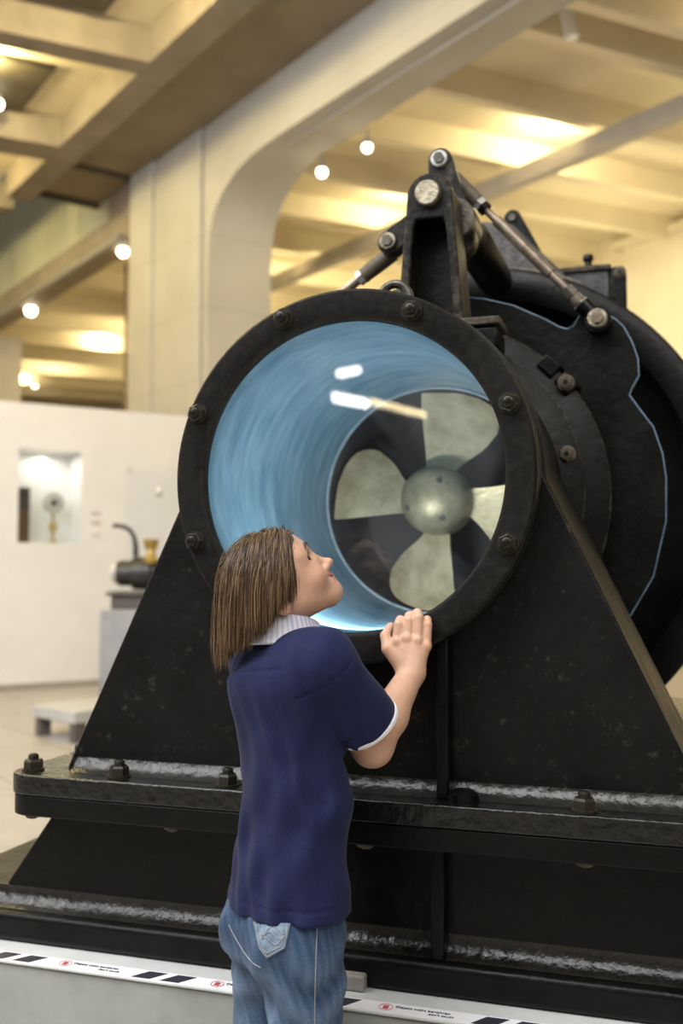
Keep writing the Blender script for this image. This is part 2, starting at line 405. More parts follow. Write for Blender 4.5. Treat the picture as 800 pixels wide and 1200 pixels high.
# base: bottom flange, trapezoid casing, coves
bm = BM(); prism(bm, [(-1.42, 1.618), (.41, 1.618), (.41, 3.3), (-1.42, 3.3)], 'z', PZ+.001, .472); obj('foot_flange', bm, M['black'], mc, bevel=.010, seg=3)
def trap(z0, z1, w0, w1): return [(XC-w0, z0), (XC+w0, z0), (XC+w1, z1), (XC-w1, z1)]
bm = BM(); prism(bm, trap(.465, .66, .725, .585), 'y', 1.668, 3.1); obj('base_casing', bm, M['black'], mc, bevel=.012, seg=3)
def cove(bm, x0, x1, y, z, r, n=6):
    pts = [(y+.004, z-.003)]+[(y-r+r*math.sin(a)*1., z+r-r*math.cos(a)) for a in np.linspace(0, PI/2, n)]+[(y+.004, z+r)]
    prism(bm, pts, 'x', x0, x1)
bm = BM(); cove(bm, -1.225, .215, 1.668, .471, .034); obj('foot_fillet', bm, M['gloss'], mc)
# double flange half-way up
def rrect(x0, x1, y0, y1, r, n=6): return arc(x1-r, y0+r, r, -90, 0, n)+arc(x1-r, y1-r, r, 0, 90, n)+arc(x0+r, y1-r, r, 90, 180, n)+arc(x0+r, y0+r, r, 180, 270, n)
bm = BM(); prism(bm, rrect(-1.150, .14, 1.588, 3.1, .05), 'z', .656, .6925); obj('lower_flange', bm, M['black'], mc, bevel=.0025, seg=2)
bm = BM(); prism(bm, rrect(-1.152, .142, 1.585, 3.1, .05), 'z', .693, .729); obj('upper_flange', bm, M['gloss'], mc, bevel=.0035, seg=3)
wl = halfw(.735, .275)
bm = BM(); cove(bm, XC-wl+.01, XC+wl-.01, 1.662, .728, .036); obj('flange_fillet', bm, M['gloss'], mc)
# upper A-frame
bm = BM(); holed(bm, aframe(.283, .727), .2725, 1.660, 2.08); obj('upright_frame', bm, M['black_worn'], mc, bevel=.015, seg=3, ang=30)
bm = BM(); box(bm, (-.362, 1.622, .729), (-.341, 1.665, 1.0)); obj('rib', bm, M['black'], mc, bevel=.004)
bm = BM(); box(bm, (-.374, 1.632, .470), (-.352, 1.672, .657)); obj('rib', bm, M['black'], mc, bevel=.004)
# tunnel: window ring, collar, tube
AX = (0, 1, 0); O = (XC, 0, ZC)
bm = BM(); lathe(bm, [(.262, 1.602), (.268, 1.600), (.307, 1.600), (.3115, 1.604), (.3115, 1.626), (.306, 1.629), (.262, 1.629)], O, AX, 128, True)
obj('window_ring', bm, M['black_ring'], mc, ang=40)
bm = BM(); lathe(bm, [(.268, 1.630), (.308, 1.630), (.312, 1.633), (.312, 1.648), (.306, 1.652), (.30, 1.656), (.306, 1.66), (.318, 1.664), (.318, 1.67), (.268, 1.67)], O, AX, 128, True)
obj('rear_ring', bm, M['black_ring'], mc, ang=40)
bm = BM(); lathe(bm, [(0, 1.612), (.2625, 1.612), (.2625, 1.620), (0, 1.620)], O, AX, 96); obj('window_glass', bm, M['glass'], mc, ang=40)
bm = BM(); lathe(bm, [(.2605, 1.622), (.2605, 2.262), (.2585, 2.268), (.2585, 2.278), (.272, 2.278), (.272, 1.63)], O, AX, 128, True); obj('tunnel_lining', bm, M['blue'], mc, ang=40)
bm = BM(); lathe(bm, [(.2555, 2.262), (.2535, 2.266), (.2555, 2.270), (.259, 2.270), (.259, 2.262)], O, AX, 128, True); obj('tunnel_seam', bm, mat('pale_seam', (.16, .24, .30), (.26, .34, .40), 30, .3), mc)
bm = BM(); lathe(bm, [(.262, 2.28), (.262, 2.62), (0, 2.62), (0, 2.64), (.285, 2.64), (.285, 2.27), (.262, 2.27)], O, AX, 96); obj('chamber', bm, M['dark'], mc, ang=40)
# brace struts of the propeller shaft, behind the blades
bm = BM()
for a in (20, 140, 260): tube(bm, [(XC+.05*math.cos(math.radians(a)), 2.50, ZC+.05*math.sin(math.radians(a))), (XC+.265*math.cos(math.radians(a)), 2.50, ZC+.265*math.sin(math.radians(a)))], .02)
obj('shaft_strut', bm, M['dark'], mc)
bm = BM(); tube(bm, [(XC, 2.36, ZC), (XC, 2.63, ZC)], .045, 24); obj('propeller_shaft', bm, M['hub'], mc)
# propeller
pe = bpy.data.objects.new('propeller', None); COL.objects.link(pe); pe.location = (XC, 2.31, ZC); adopt(pe, mc)
bm = BM(); pr_ = [(0, 2.205)]+[(.078*math.sin(a), 2.265-.060*math.cos(a)) for a in np.linspace(.12, PI/2, 10)]+[(.080, 2.30), (.079, 2.345), (.074, 2.37), (0, 2.37)]
lathe(bm, pr_, O, AX, 48); hub = obj('hub', bm, M['hub'], pe)
for a, r in ((200, .055), (62, .045), (-58, .05)):
    bm = BM(); yy = 2.265-.060*math.sqrt(max(0, 1-(r/.078)**2))
    disc(bm, (XC+r*math.cos(math.radians(a)), yy-.002, ZC+r*math.sin(math.radians(a))), AX, .007, 0, .01, 16); obj('hub_plug', bm, M['dark'], hub)
R_ = .2555
def blade(phi):
    """phi = direction of the blade axis in the XZ plane; fan-shaped, straight trailing edge, round leading edge"""
    ca, sa = math.cos(phi), math.sin(phi); nr, ns = 15, 13; bm = BM()
    lead = lambda r: np.interp(r, [.06, .085, .12, .16, .19, .215, .235, .253], [.030, .055, .108, .142, .146, .136, .112, .055])
    tail = lambda r: np.interp(r, [.06, .10, .16, .22, .253], [-.030, -.030, -.036, -.042, -.042])
    th = math.radians(24)
    def pt(r, s, side):
        w = s*math.cos(th); d = s*math.sin(th)*(1-.25*(r/.25))      # pitch
        y = 2.315+d+side*(.0075*(1-r/.30))*(1-.7*min(1, abs(s/.14)))
        x = r*ca+w*sa; z = r*sa-w*ca
        return (XC+x, y, ZC+z)
    G = {}
    for side in (-1, 1):
        for i in range(nr):
            r = .06+(R_-.0025-.06)*i/(nr-1)
            for j in range(ns):
                s = tail(r)+(lead(r)-tail(r))*j/(ns-1)
                rr = r*math.sqrt(max(.3, 1-(max(0, abs(s)-.02)/.30)**2)) if i == nr-1 else r
                G[side, i, j] = bm.verts.new(pt(rr, s, side))
    for side in (-1, 1):
        for i in range(nr-1):
            for j in range(ns-1): bm.faces.new((G[side, i, j], G[side, i+1, j], G[side, i+1, j+1], G[side, i, j+1]))
    for i in range(nr-1):
        for j in (0, ns-1): bm.faces.new((G[-1, i, j], G[-1, i+1, j], G[1, i+1, j], G[1, i, j]))
    for j in range(ns-1):
        for i in (0, nr-1): bm.faces.new((G[-1, i, j], G[-1, i, j+1], G[1, i, j+1], G[1, i, j]))
    obj('blade', bm, M['bronze'], pe, ang=50)
for k in range(4): blade(math.radians(180-90*k))
# bolts
def bolt_mesh(nut_r, nut_h, stud_r, stud_h, washer=True):
    b1 = BM()
    if washer: disc(b1, (0, 0, 0), (0, 0, 1), nut_r*1.18, 0, nut_h*.14, 24)
    lathe(b1, [(0, nut_h*.13), (nut_r, nut_h*.13), (nut_r, nut_h*.82), (nut_r*.85, nut_h), (0, nut_h)], (0, 0, 0), (0, 0, 1), 6)
    m1 = bpy.data.meshes.new('bolt'); bmesh.ops.recalc_face_normals(b1, faces=b1.faces); b1.to_mesh(m1); b1.free()
    b2 = BM(); lathe(b2, [(0, nut_h*.9), (stud_r, nut_h*.9), (stud_r, nut_h+stud_h*.7), (stud_r*.6, nut_h+stud_h), (0, nut_h+stud_h)], (0, 0, 0), (0, 0, 1), 16)
    m2 = bpy.data.meshes.new('stud'); bmesh.ops.recalc_face_normals(b2, faces=b2.faces); b2.to_mesh(m2); b2.free(); m2.shade_smooth(); m2.set_sharp_from_angle(angle=.6)
    return m1, m2
def put_bolt(ms, loc, axis, spin=0, m='black_worn', sm=None):
    u, v, d = frame_of(axis)
    R = Matrix((u, np.cross(d, u), d)).transposed().to_4x4(); mw = Matrix.Translation(loc) @ R @ Matrix.Rotation(spin, 4, 'Z')
    b = bpy.data.objects.new('bolt', ms[0]); s = bpy.data.objects.new('stud', ms[1])
    COL.objects.link(b); COL.objects.link(s); b.matrix_world = mw; s.matrix_world = mw
    bpy.context.view_layer.update(); b.parent = mc; b.matrix_parent_inverse = mc.matrix_world.inverted(); s.parent = b; bpy.context.view_layer.update(); s.matrix_parent_inverse = b.matrix_world.inverted()
    return b
ringb = bolt_mesh(.0152, .013, .0085, .006)
for q in ringb: q.materials.append(M['bolt'])
for k, (a, r) in enumerate([(112.7, .292), (67.2, .288), (157.2, .294), (21.5, .289), (-158.5, .294), (-23.5, .289), (-113, .291), (-68, .289)]):
    put_bolt(ringb, (XC+r*math.cos(math.radians(a)), 1.6, ZC+r*math.sin(math.radians(a))), (0, -1, 0), k*.4)
flb = bolt_mesh(.0175, .02, .0095, .010)
for q in flb: q.materials.append(M['bolt'])
for x, y in ((-1.118, 1.632), (-1.118, 1.80), (-.936, 1.625), (-.723, 1.618), (-.130, 1.618), (-1.118, 2.0), (.085, 1.632), (.085, 1.80)):
    put_bolt(flb, (x, y, .729), (0, 0, 1), x*3)
lwb = bolt_mesh(.015, .012, .008, .003)
for q in lwb: q.materials.append(M['black_worn'])
for x, y in ((-1.118, 1.632), (-.83, 1.625), (-.13, 1.628), (-.48, 1.625)): put_bolt(lwb, (x, y, .656), (0, 0, -1), x*3)
bm = BM(); lathe(bm, [(0, .729), (.026, .729), (.024, .742), (.014, .748), (0, .748)], (-.318, 1.622, 0), (0, 0, 1), 24); obj('filled_bolt_boss', bm, M['black'], mc)
# lifting eye behind the ring
bm = BM(); ey = [(-.441+.027*math.cos(a), 1.672, 1.556+.030*math.sin(a)) for a in np.linspace(-.5, PI+.5, 20)]; tube(bm, ey, .0075, 10); obj('lifting_eye', bm, M['grey_iron'], mc)
# tube flanges behind the frame
bm = BM(); lathe(bm, [(.272, 1.7), (.30, 1.7), (.30, 2.10), (.338, 2.115), (.345, 2.12), (.345, 2.135), (.335, 2.15), (.335, 2.18), (.386, 2.195), (.392, 2.20), (.392, 2.212), (.385, 2.222), (.37, 2.25), (.272, 2.25)], O, AX, 96, True); obj('tube_flange', bm, M['black_worn'], mc, ang=40)
for a in (38, 46):
    bm = BM(); c, s = math.cos(math.radians(a)), math.sin(math.radians(a)); p = V(XC+.385*c, 2.20, ZC+.385*s)
    tv = V(-s, 0, c); rv = V(c, 0, s); w = .026
    hexa(bm, [p+tv*w*i+rv*w*.7*j+V(0, .03, 0) for i, j in ((-1, -1), (1, -1), (1, 1), (-1, 1))], [p+tv*w*i*.8+rv*w*.6*j+V(0, -.018, 0) for i, j in ((-1, -1), (1, -1), (1, 1), (-1, 1))]); obj('flange_lug', bm, M['black'], mc, bevel=.003)
    if a == 38: put_bolt(lwb, tuple(p+V(0, -.019, 0)), (0, -1, 0))
for a in (62, 14, 85): put_bolt(lwb, (XC+.32*math.cos(math.radians(a)), 2.108, ZC+.32*math.sin(math.radians(a))), (0, -1, 0))
# guide plate with two lugs
half = [(.460, 90), (.463, 82), (.464, 75), (.466, 67), (.467, 57), (.468, 53), (.474, 50.8), (.488, 49.9), (.503, 50.2), (.520, 50.4), (.536, 49.2), (.548, 46.8), (.5545, 43.5), (.555, 41.0), (.547, 37.2), (.535, 33.2), (.517, 29.7), (.491, 27.9), (.480, 26.7), (.486, 22), (.498, 16.9), (.502, 10), (.502, 4), (.502, -6.3), (.502, -20), (.502, -40), (.502, -60), (.502, -80)]
pol = [(.502, -88)]+half[::-1][:-1]+[(.46, 90)]+[(r, 180-a) for r, a in half[1:]]+[(.502, 268)]
pts = [(XC+r*math.cos(math.radians(a)), ZC+r*math.sin(math.radians(a))) for r, a in pol]
bm = BM(); holed(bm, pts, .2725, 2.25, 2.285); obj('guide_plate', bm, M['black'], mc, ang=30)
bm = BM(); loop = [(x, 2.252, z) for x, z in pts[:46]]; tube(bm, loop, .0023, 8); obj('blue_edge', bm, M['blue_edge'], mc)  # thin blue-grey bead along the front edge of the guide plate
# bearing tower
TX = -.459; 
def tower_out(dw, z0, zt, rt): return [(TX-dw, z0), (TX+dw, z0)]+[(TX+rt*math.cos(a), zt+rt*math.sin(a)) for a in np.linspace(-.08, PI+.08, 16)]
bm = BM(); out = tower_out(.074, 1.55, 1.866, .048); inn = [(TX-.052, 1.55), (TX-.034, 1.80), (TX-.028, 1.818), (TX+.028, 1.818), (TX+.034, 1.80), (TX+.052, 1.55)]
# outer frame = left leg, right leg and head in one polygon with a notch
poly = [(TX+.052, 1.55)]+out[1:-0 or None]+[(TX-.074, 1.55), (TX-.052, 1.55)]+inn[1:5]
poly = [(TX+.052, 1.55), (TX+.074, 1.55)]+out[2:]+[(TX-.074, 1.55), (TX-.052, 1.55)]+inn[1:5]
prism(bm, poly, 'y', 2.02, 2.125); obj('bearing_tower', bm, M['black_worn'], mc, bevel=.004, ang=40)
bm = BM(); prism(bm, [(TX-.07, 1.55), (TX+.07, 1.55), (TX+.045, 1.85), (TX-.045, 1.85)], 'y', 2.085, 2.12); obj('tower_web', bm, M['black'], mc)
bm = BM(); box(bm, (TX+.06, 2.015, 1.588), (-.316, 2.13, 1.604)); obj('tower_foot', bm, M['black_worn'], mc, bevel=.003)
bm = BM(); box(bm, (TX+.05, 2.02, 1.545), (-.322, 2.13, 1.583)); obj('foot_block', bm, M['black'], mc, bevel=.004)
bm = BM(); box(bm, (TX-.14, 2.02, 1.545), (TX-.06, 2.13, 1.604)); obj('foot_block', bm, M['black'], mc, bevel=.004)
def pin(c, r, y0, y1, m, name='pin'):
    bm = BM(); lathe(bm, [(0, y0), (r*.9, y0), (r, y0+.003), (r, y1), (0, y1)], (c[0], 0, c[1]), AX, 32); return obj(name, bm, M[m], mc, ang=40)
pin((-.460, 1.868), .0265, 2.004, 2.13, 'pin', 'pivot_pin')
# rocker lever behind the tower: an upright arm and a side arm
def bar_poly(p, q, rp, rq, n=9):
    a = math.atan2(q[1]-p[1], q[0]-p[0])
    return [(p[0]+rp*math.cos(a+PI/2+t), p[1]+rp*math.sin(a+PI/2+t)) for t in np.linspace(0, PI, n)]+[(q[0]+rq*math.cos(a-PI/2+t), q[1]+rq*math.sin(a-PI/2+t)) for t in np.linspace(0, PI, n)]
PV = (-.462, 1.885); TE = (-.466, 1.995); LE = (-.583, 1.823)
bm = BM(); prism(bm, bar_poly(TE, (-.438, 1.82), .027, .05), 'y', 2.155, 2.205); lev = obj('rocker_lever', bm, M['black_worn'], mc, bevel=.004, ang=40)
bm = BM(); prism(bm, bar_poly(LE, PV, .026, .04), 'y', 2.155, 2.20); obj('rocker_arm', bm, M['black_worn'], mc, bevel=.004, ang=40)
for e in (TE, LE):
    bm = BM(); lathe(bm, [(.011, 2.146), (.0175, 2.146), (.0195, 2.15), (.0195, 2.16), (.011, 2.16)], (e[0], 0, e[1]), AX, 28, True); obj('pin_washer', bm, M['silver'] if e is TE else M['pin'], mc, ang=40)
    bm = BM(); lathe(bm, [(0, 2.140), (.0125, 2.140), (.0125, 2.24), (0, 2.24)], (e[0], 0, e[1]), AX, 6); obj('eye_pin', bm, M['grey_iron'], mc, ang=30)
bm = BM(); lathe(bm, [(0, 2.13), (.044, 2.13), (.044, 2.235), (.036, 2.245), (0, 2.245)], (-.430, 0, 1.852), AX, 36); obj('lever_boss', bm, M['grey_iron'], mc, ang=40)
bm = BM(); lathe(bm, [(0, 2.20), (.040, 2.20), (.040, 2.32), (.046, 2.33), (.046, 2.66), (.042, 2.70), (0, 2.70)], (-.43, 0, 1.865), AX, 36); obj('rocker_shaft', bm, M['black'], mc, ang=40)
# pull rods
def rod(A, B, parts):
    A = V(*A); B = V(*B)
    for nm, t0, t1, r0, r1, m, n in parts:
        bm = BM(); tube(bm, [A+(B-A)*t0, A+(B-A)*t1], [r0, r1], n); obj(nm, bm, M[m], mc, ang=40)
LG = (-.137, 1.628)
rod((TE[0], 2.222, TE[1]), (LG[0], 2.222, LG[1]), [('rod_fork', .06, .22, .018, .017, 'black_worn', 14), ('lock_nut', .22, .25, .0165, .0165, 'silver', 6), ('lock_nut', .25, .275, .0165, .0165, 'black', 6), ('pull_rod', .27, .345, .0085, .0085, 'rod', 14), ('rod_sleeve', .345, .70, .0125, .0125, 'rod', 16), ('pull_rod', .70, .80, .009, .009, 'rod', 14), ('lock_nut', .80, .845, .016, .016, 'grey_iron', 6), ('rod_fork', .845, .885, .013, .015, 'black_worn', 14), ('rod_collar', .885, .90, .0175, .0175, 'silver', 4), ('rod_fork', .90, .99, .020, .017, 'black', 14)])
pin(LG, .0215, 2.196, 2.215, 'pin', 'lug_washer'); bm = BM(); lathe(bm, [(0, 2.186), (.0135, 2.186), (.0135, 2.2), (0, 2.2)], (LG[0], 0, LG[1]), AX, 6); obj('lug_nut', bm, M['rod'], mc, ang=30)
bm = BM(); lathe(bm, [(0, 2.21), (.028, 2.21), (.028, 2.25), (0, 2.25)], (LG[0], 0, LG[1]), AX, 32); obj('lug_boss', bm, M['black'], mc, ang=30)
rod((LE[0], 2.222, LE[1]), (-.873, 2.222, 1.628-.0), [('rod_fork', .02, .27, .020, .018, 'black_worn', 14), ('lock_nut', .27, .31, .017, .017, 'silver', 6), ('rod_sleeve', .31, .80, .0115, .0115, 'rod', 16), ('rod_fork', .80, .99, .019, .017, 'black', 14)])
# great wheel, hood and gearbox at the back
bm = BM(); lathe(bm, [(.585, 2.75), (.60, 2.742), (.655, 2.742), (.668, 2.75), (.668, 3.05), (.60, 3.05), (.60, 2.98), (.30, 2.98), (.30, 2.96), (.585, 2.96)], O, AX, 160, True); obj('rear_wheel', bm, M['black'], mc, ang=35)
bm = BM(); lathe(bm, [(.27, 2.28), (.33, 2.29), (.34, 2.60), (.42, 2.97), (.27, 2.97)], O, AX, 64, True); obj('rear_casing', bm, M['dark'], mc, ang=35)
bm = BM(); prism(bm, [(-.60, 1.84), (-.40, 1.885), (-.262, 1.86), (-.245, 1.88), (-.335, 1.978), (-.395, 2.045), (-.42, 2.052), (-.545, 2.066), (-.60, 1.98)], 'y', 2.765, 3.10); obj('gear_hood', bm, mat('hood_paint', (.018, .018, .018), (.075, .07, .062), 30, .45, 0, .3), mc, bevel=.012, seg=3)
bm = BM(); tube(bm, [(XC+.672*math.cos(math.radians(a)), 2.762, ZC+.672*math.sin(math.radians(a))) for a in np.linspace(64, 100, 14)], .005, 8); obj('hood_seam', bm, M['grey_iron'], mc)
bm = BM(); prism(bm, bar_poly((-.405, 2.082), (-.352, 1.975), .024, .026), 'y', 2.83, 2.88); obj('hood_ear', bm, M['black'], mc, bevel=.004)
pin((-.405, 2.082), .011, 2.822, 2.84, 'grey_iron', 'ear_hole_rim')
bm = BM(); box(bm, (-.295, 3.0, 1.76), (-.150, 3.3, 1.968)); gb = obj('gearbox', bm, mat('gearbox_paint', (.02, .021, .024), (.06, .06, .065), 25, .4, 0, .2), mc, bevel=.012, seg=3)
bm = BM(); box(bm, (-.305, 2.99, 1.958), (-.146, 3.31, 1.974)); obj('gearbox_lid', bm, M['black_worn'], gb, bevel=.004)
bm = BM(); lathe(bm, [(0, 1.97), (.014, 1.97), (.010, 1.99), (.016, 2.0), (.014, 2.012), (0, 2.014)], (-.212, 3.02, 0), (0, 0, 1), 16); obj('knob', bm, M['black'], gb)
bm = BM(); lathe(bm, [(0, 1.968), (.07, 1.968), (.045, 1.99), (.0, 1.996)], (-.315, 3.12, 0), (0, 0, 1), 24); obj('hood_cap', bm, M['black'], mc)
bm = BM(); prism(bm, [(-.148, 1.80), (-.104, 1.80), (-.104, 1.955), (-.112, 1.966), (-.148, 1.966)], 'y', 2.995, 3.05); br_ = obj('gearbox_bracket', bm, M['black'], mc, bevel=.006)
put_bolt(lwb, (-.122, 2.995, 1.945), (0, -1, 0))
# stand under the wheel
bm = BM(); prism(bm, [(XC-.46, .73), (XC+.30, .73), (XC+.20, 1.0), (XC-.36, 1.0)], 'y', 2.45, 2.95); obj('rear_saddle', bm, M['black'], mc, bevel=.01)
# ================================================================== THE HALL
E1 = hdir(-455); E2 = hdir(3000); EW = hdir(2345)         # arcade direction, joist direction, partition direction
NA = V(-E1[1], E1[0], 0); NA = NA if NA@(CP-atD(243, 300, 11)) > 0 else -NA      # arcade normal towards the camera
A0 = atD(243, 300, 11); A0[2] = 0
def AP(s, n, z): p = A0+E1*s+NA*n; p[2] = z; return p
def s_of(p): return (p-A0)@E1
def n_of(p): return (p-A0)@NA
def bx(bm, s0, s1, n0, n1, z0, z1): hexa(bm, [AP(s0, n0, z0), AP(s1, n0, z0), AP(s1, n1, z0), AP(s0, n1, z0)], [AP(s0, n0, z1), AP(s1, n0, z1), AP(s1, n1, z1), AP(s0, n1, z1)])
bm = BM(); box(bm, (-30, -14, -.05), (22, 42, 0)); struct(obj('floor', bm, M['floor']), 'pale stone tile floor of the museum hall', 'floor')
# white partition with a display niche
W0 = atZ(0, 810, 0); NW = V(EW[1], -EW[0], 0); NW = NW if NW@(CP-W0) > 0 else -NW
def WP(s, n, z): p = W0+EW*s+NW*n; p[2] = z; return p
def wbx(bm, s0, s1, n0, n1, z0, z1): hexa(bm, [WP(s0, n0, z0), WP(s1, n0, z0), WP(s1, n1, z0), WP(s0, n1, z0)], [WP(s0, n0, z1), WP(s1, n0, z1), WP(s1, n1, z1), WP(s0, n1, z1)])
sw = lambda x, y: (atP(x, y, W0, NW)-W0)@EW
zw = lambda x, y: atP(x, y, W0, NW)[2]
NS0, NS1, NZ0, NZ1 = sw(22, 560), sw(96, 560), 1.325, 2.18
bm = BM(); T = -.42
wbx(bm, -3, NS0, T, 0, 0, 2.6); wbx(bm, NS1, 12, T, 0, 0, 2.6); wbx(bm, NS0, NS1, T, 0, 0, NZ0); wbx(bm, NS0, NS1, T, 0, NZ1, 2.6); wbx(bm, NS0, NS1, T, T+.04, NZ0, NZ1)
struct(obj('wall_partition', bm, M['white_wall']), 'white free-standing partition wall with a lit niche', 'wall')
bm = BM(); wbx(bm, -3, 12, 0, .02, 0, .055); struct(obj('baseboard_partition', bm, M['skirt']), 'thin grey skirting along the white partition', 'baseboard')
bm = BM(); wbx(bm, NS0, NS1, -.012, -.004, NZ0, NZ1); struct(obj('window_1', bm, M['pane']), 'glass pane closing the display niche', 'window')
# niche contents
def wcyl(bm, s, z, n0, n1, r, k=32): lathe(bm, [(0, n0), (r, n0), (r, n1), (0, n1)], WP(s, 0, z), NW, k)
sx = sw(33, 600); bm = BM(); wbx(bm, sx-.048, sx+.048, -.24, -.13, NZ0, NZ0+.51); wd = obj('wooden_block', bm, M['wood'], bevel=.006)
tag(wd, 'tall dark brown wooden block standing at the left in the wall niche', 'block')
bm = BM(); wbx(bm, sx-.049, sx+.049, -.242, -.128, NZ0+.30, NZ0+.512); obj('dark_top', bm, mat('charred_wood', (.035, .024, .018), (.06, .04, .03), 6, .6), wd, bevel=.006)
sx = sw(69, 600); di = empty('disc_fitting', WP(sx, -.2, NZ0), 'round pale metal disc with dark centre hole on slim brass foot in niche', 'fitting')
zc = zw(63, 588)
bm = BM(); lathe(bm, [(.03, -.22), (.085, -.22), (.098, -.20), (.098, -.17), (.03, -.16)], WP(sx, 0, zc), NW, 40, True); obj('disc', bm, M['chrome'], di)
bm = BM(); wcyl(bm, sx, zc, -.21, -.175, .031); obj('hole', bm, M['machine_black'], di)
bm = BM(); lathe(bm, [(.0, 0), (.05, 0), (.05, .015), (.014, .03), (.014, .10), (.04, .14), (.045, .17), (.014, .19), (.012, zc-NZ0-.06), (0, zc-NZ0-.06)], WP(sx, -.19, NZ0), UZ, 24); obj('stand', bm, M['brass'], di)
# text panels on the partition
s0, s1 = sw(104, 610), sw(120, 610)
sg = BM(); wbx(sg, s0, s1, 0, .006, zw(110, 632), zw(110, 598)); sp = obj('wall_label', sg, M['signw']); tag(sp, 'small white text card on the partition right of the niche', 'sign')
for y0, y1 in ((600, 604), (611, 615.5), (626, 628.5)):
    g = BM(); wbx(g, s0+.02, s1-.02, .006, .0075, zw(110, y1), zw(110, y0)); obj('printed_line', g, M['sign'], sp)
s0, s1 = sw(147, 600), sw(212, 600)
g = BM(); wbx(g, s0, s1, .02, .028, zw(150, 690), zw(150, 547)); ap = obj('acrylic_panel', g, glassy('acrylic_sheet', (.99, .995, 1), .0, 1.5, .05)); tag(ap, 'clear acrylic panel mounted on the partition behind the small black engine', 'panel')
for dx in (.03,):
    g = BM(); lathe(g, [(0, 0), (.012, 0), (.012, .034), (0, .034)], WP(s0+dx, 0, zw(150, 550)), NW, 12); obj('spacer', g, M['chrome'], ap)
# pedestal with a small engine
PD = 7.3
pc = atD(152, 715, PD); pz = pc[2]
pe0 = atD(117, 715, PD); wid = np.linalg.norm(atD(205, 715, PD)-pe0)
rt_h = RT; fw_h = F0
def lbx(bm, o, x0, x1, y0, y1, z0, z1):
    q = lambda x, y, z: V(o[0], o[1], 0)+rt_h*x+fw_h*y+UZ*z
    hexa(bm, [q(x0, y0, z0), q(x1, y0, z0), q(x1, y1, z0), q(x0, y1, z0)], [q(x0, y0, z1), q(x1, y0, z1), q(x1, y1, z1), q(x0, y1, z1)])
g = BM(); lbx(g, pe0, 0, .85, 0, .6, 0, pz); pd = obj('pedestal', g, M['pedestal'], bevel=.006); tag(pd, 'grey box pedestal under the small black engine by the white partition', 'pedestal')
g = BM(); lbx(g, pe0, .33, .46, -.006, 0, pz-.32, pz-.12); obj('label_card', g, M['signw'], pd)
en = empty('small_engine', pe0+rt_h*.3+fw_h*.3+UZ*0, 'small black engine with curved black pipe and brass top on grey pedestal', 'engine')
k = PD/F
g = BM(); lbx(g, pe0, .05, .42, .12, .45, pz, pz+.10); lbx(g, pe0, .02, .45, .08, .5, pz+.10, pz+.13); obj('engine_base', g, M['pedestal_dk'], en, bevel=.008)
ec = pe0+rt_h*.22+fw_h*.28; ec[2] = pz+.262
g = BM(); lathe(g, [(0, -.16), (.08, -.16), (.095, -.14), (.095, -.05), (.12, -.04), (.125, .06), (.12, .10), (.09, .12), (.085, .20), (0, .20)], ec, rt_h, 28); obj('motor_body', g, M['machine_black'], en)
g = BM(); lathe(g, [(.02, -.19), (.07, -.19), (.075, -.17), (.075, -.155), (.02, -.155)], ec, rt_h, 24, True); obj('end_cover', g, M['chrome'], en)
for i in range(5):
    g = BM(); a = 2*PI*i/5; lathe(g, [(0, -.195), (.010, -.195), (.010, -.185), (0, -.185)], ec+(fw_h*math.cos(a)+UZ*math.sin(a))*.055, rt_h, 6); obj('cover_bolt', g, M['machine_black'], en)
pp = [atD(x, y, PD+.25) for x, y in ((159, 652), (159, 640), (157.5, 630), (153, 622), (146, 617.5), (139, 616), (132.5, 616))]
g = BM(); tube(g, pp, [.024, .02, .017, .0165, .0165, .0165, .017], 14); obj('bent_pipe', g, M['machine_black'], en)
bc = atD(177, 660, PD+.25)
g = BM(); lathe(g, [(0, 0), (.055, 0), (.06, .03), (.035, .05), (.03, .10), (.05, .115), (.052, .15), (.062, .155), (.062, .175), (.03, .18), (0, .18)], bc, UZ, 22); obj('brass_valve', g, M['brass'], en)
g = BM(); tube(g, [ec+rt_h*.19, ec+rt_h*.26+UZ*.03, ec+rt_h*.30+UZ*.10], .022, 10); obj('side_pipe', g, M['machine_black'], en)
g = BM(); lathe(g, [(0, -.02), (.035, -.02), (.035, .02), (0, .02)], pe0+rt_h*.40+fw_h*.1+UZ*(pz+.06), rt_h, 20); obj('round_cap', g, M['chrome'], en)
# low pale bench-like platform
q0 = atZ(36, 862, 0); zt = .20
p0 = atD(38, 826, np.dot(q0-CP, FW)); dl = hdir(2600); dn = V(-dl[1], dl[0], 0)
bk = empty('low_platform', (q0[0], q0[1], 0), 'low pale grey display platform on the floor before the white partition', 'platform')
def q(u_, v_, z): p = q0+dl*u_+dn*v_; p[2] = z; return p
def qb(g, u0, u1, v0, v1, z0, z1): hexa(g, [q(u0, v0, z0), q(u1, v0, z0), q(u1, v1, z0), q(u0, v1, z0)], [q(u0, v0, z1), q(u1, v0, z1), q(u1, v1, z1), q(u0, v1, z1)])
dl = (atZ(78, 874, 0)-q0); dl /= np.linalg.norm(dl); dl = RT*math.cos(.75)-F0*math.sin(.75); dn = RT*math.sin(.75)+F0*math.cos(.75)
g = BM(); qb(g, 0, .51, 0, .55, .125, zt); obj('deck', g, M['bench'], bk, bevel=.006)
for u0, v0 in ((.02, .02), (.43, .02), (.02, .45), (.43, .45)):
    g = BM(); qb(g, u0, u0+.06, v0, v0+.08, 0, .127); obj('foot', g, M['pedestal_dk'], bk)
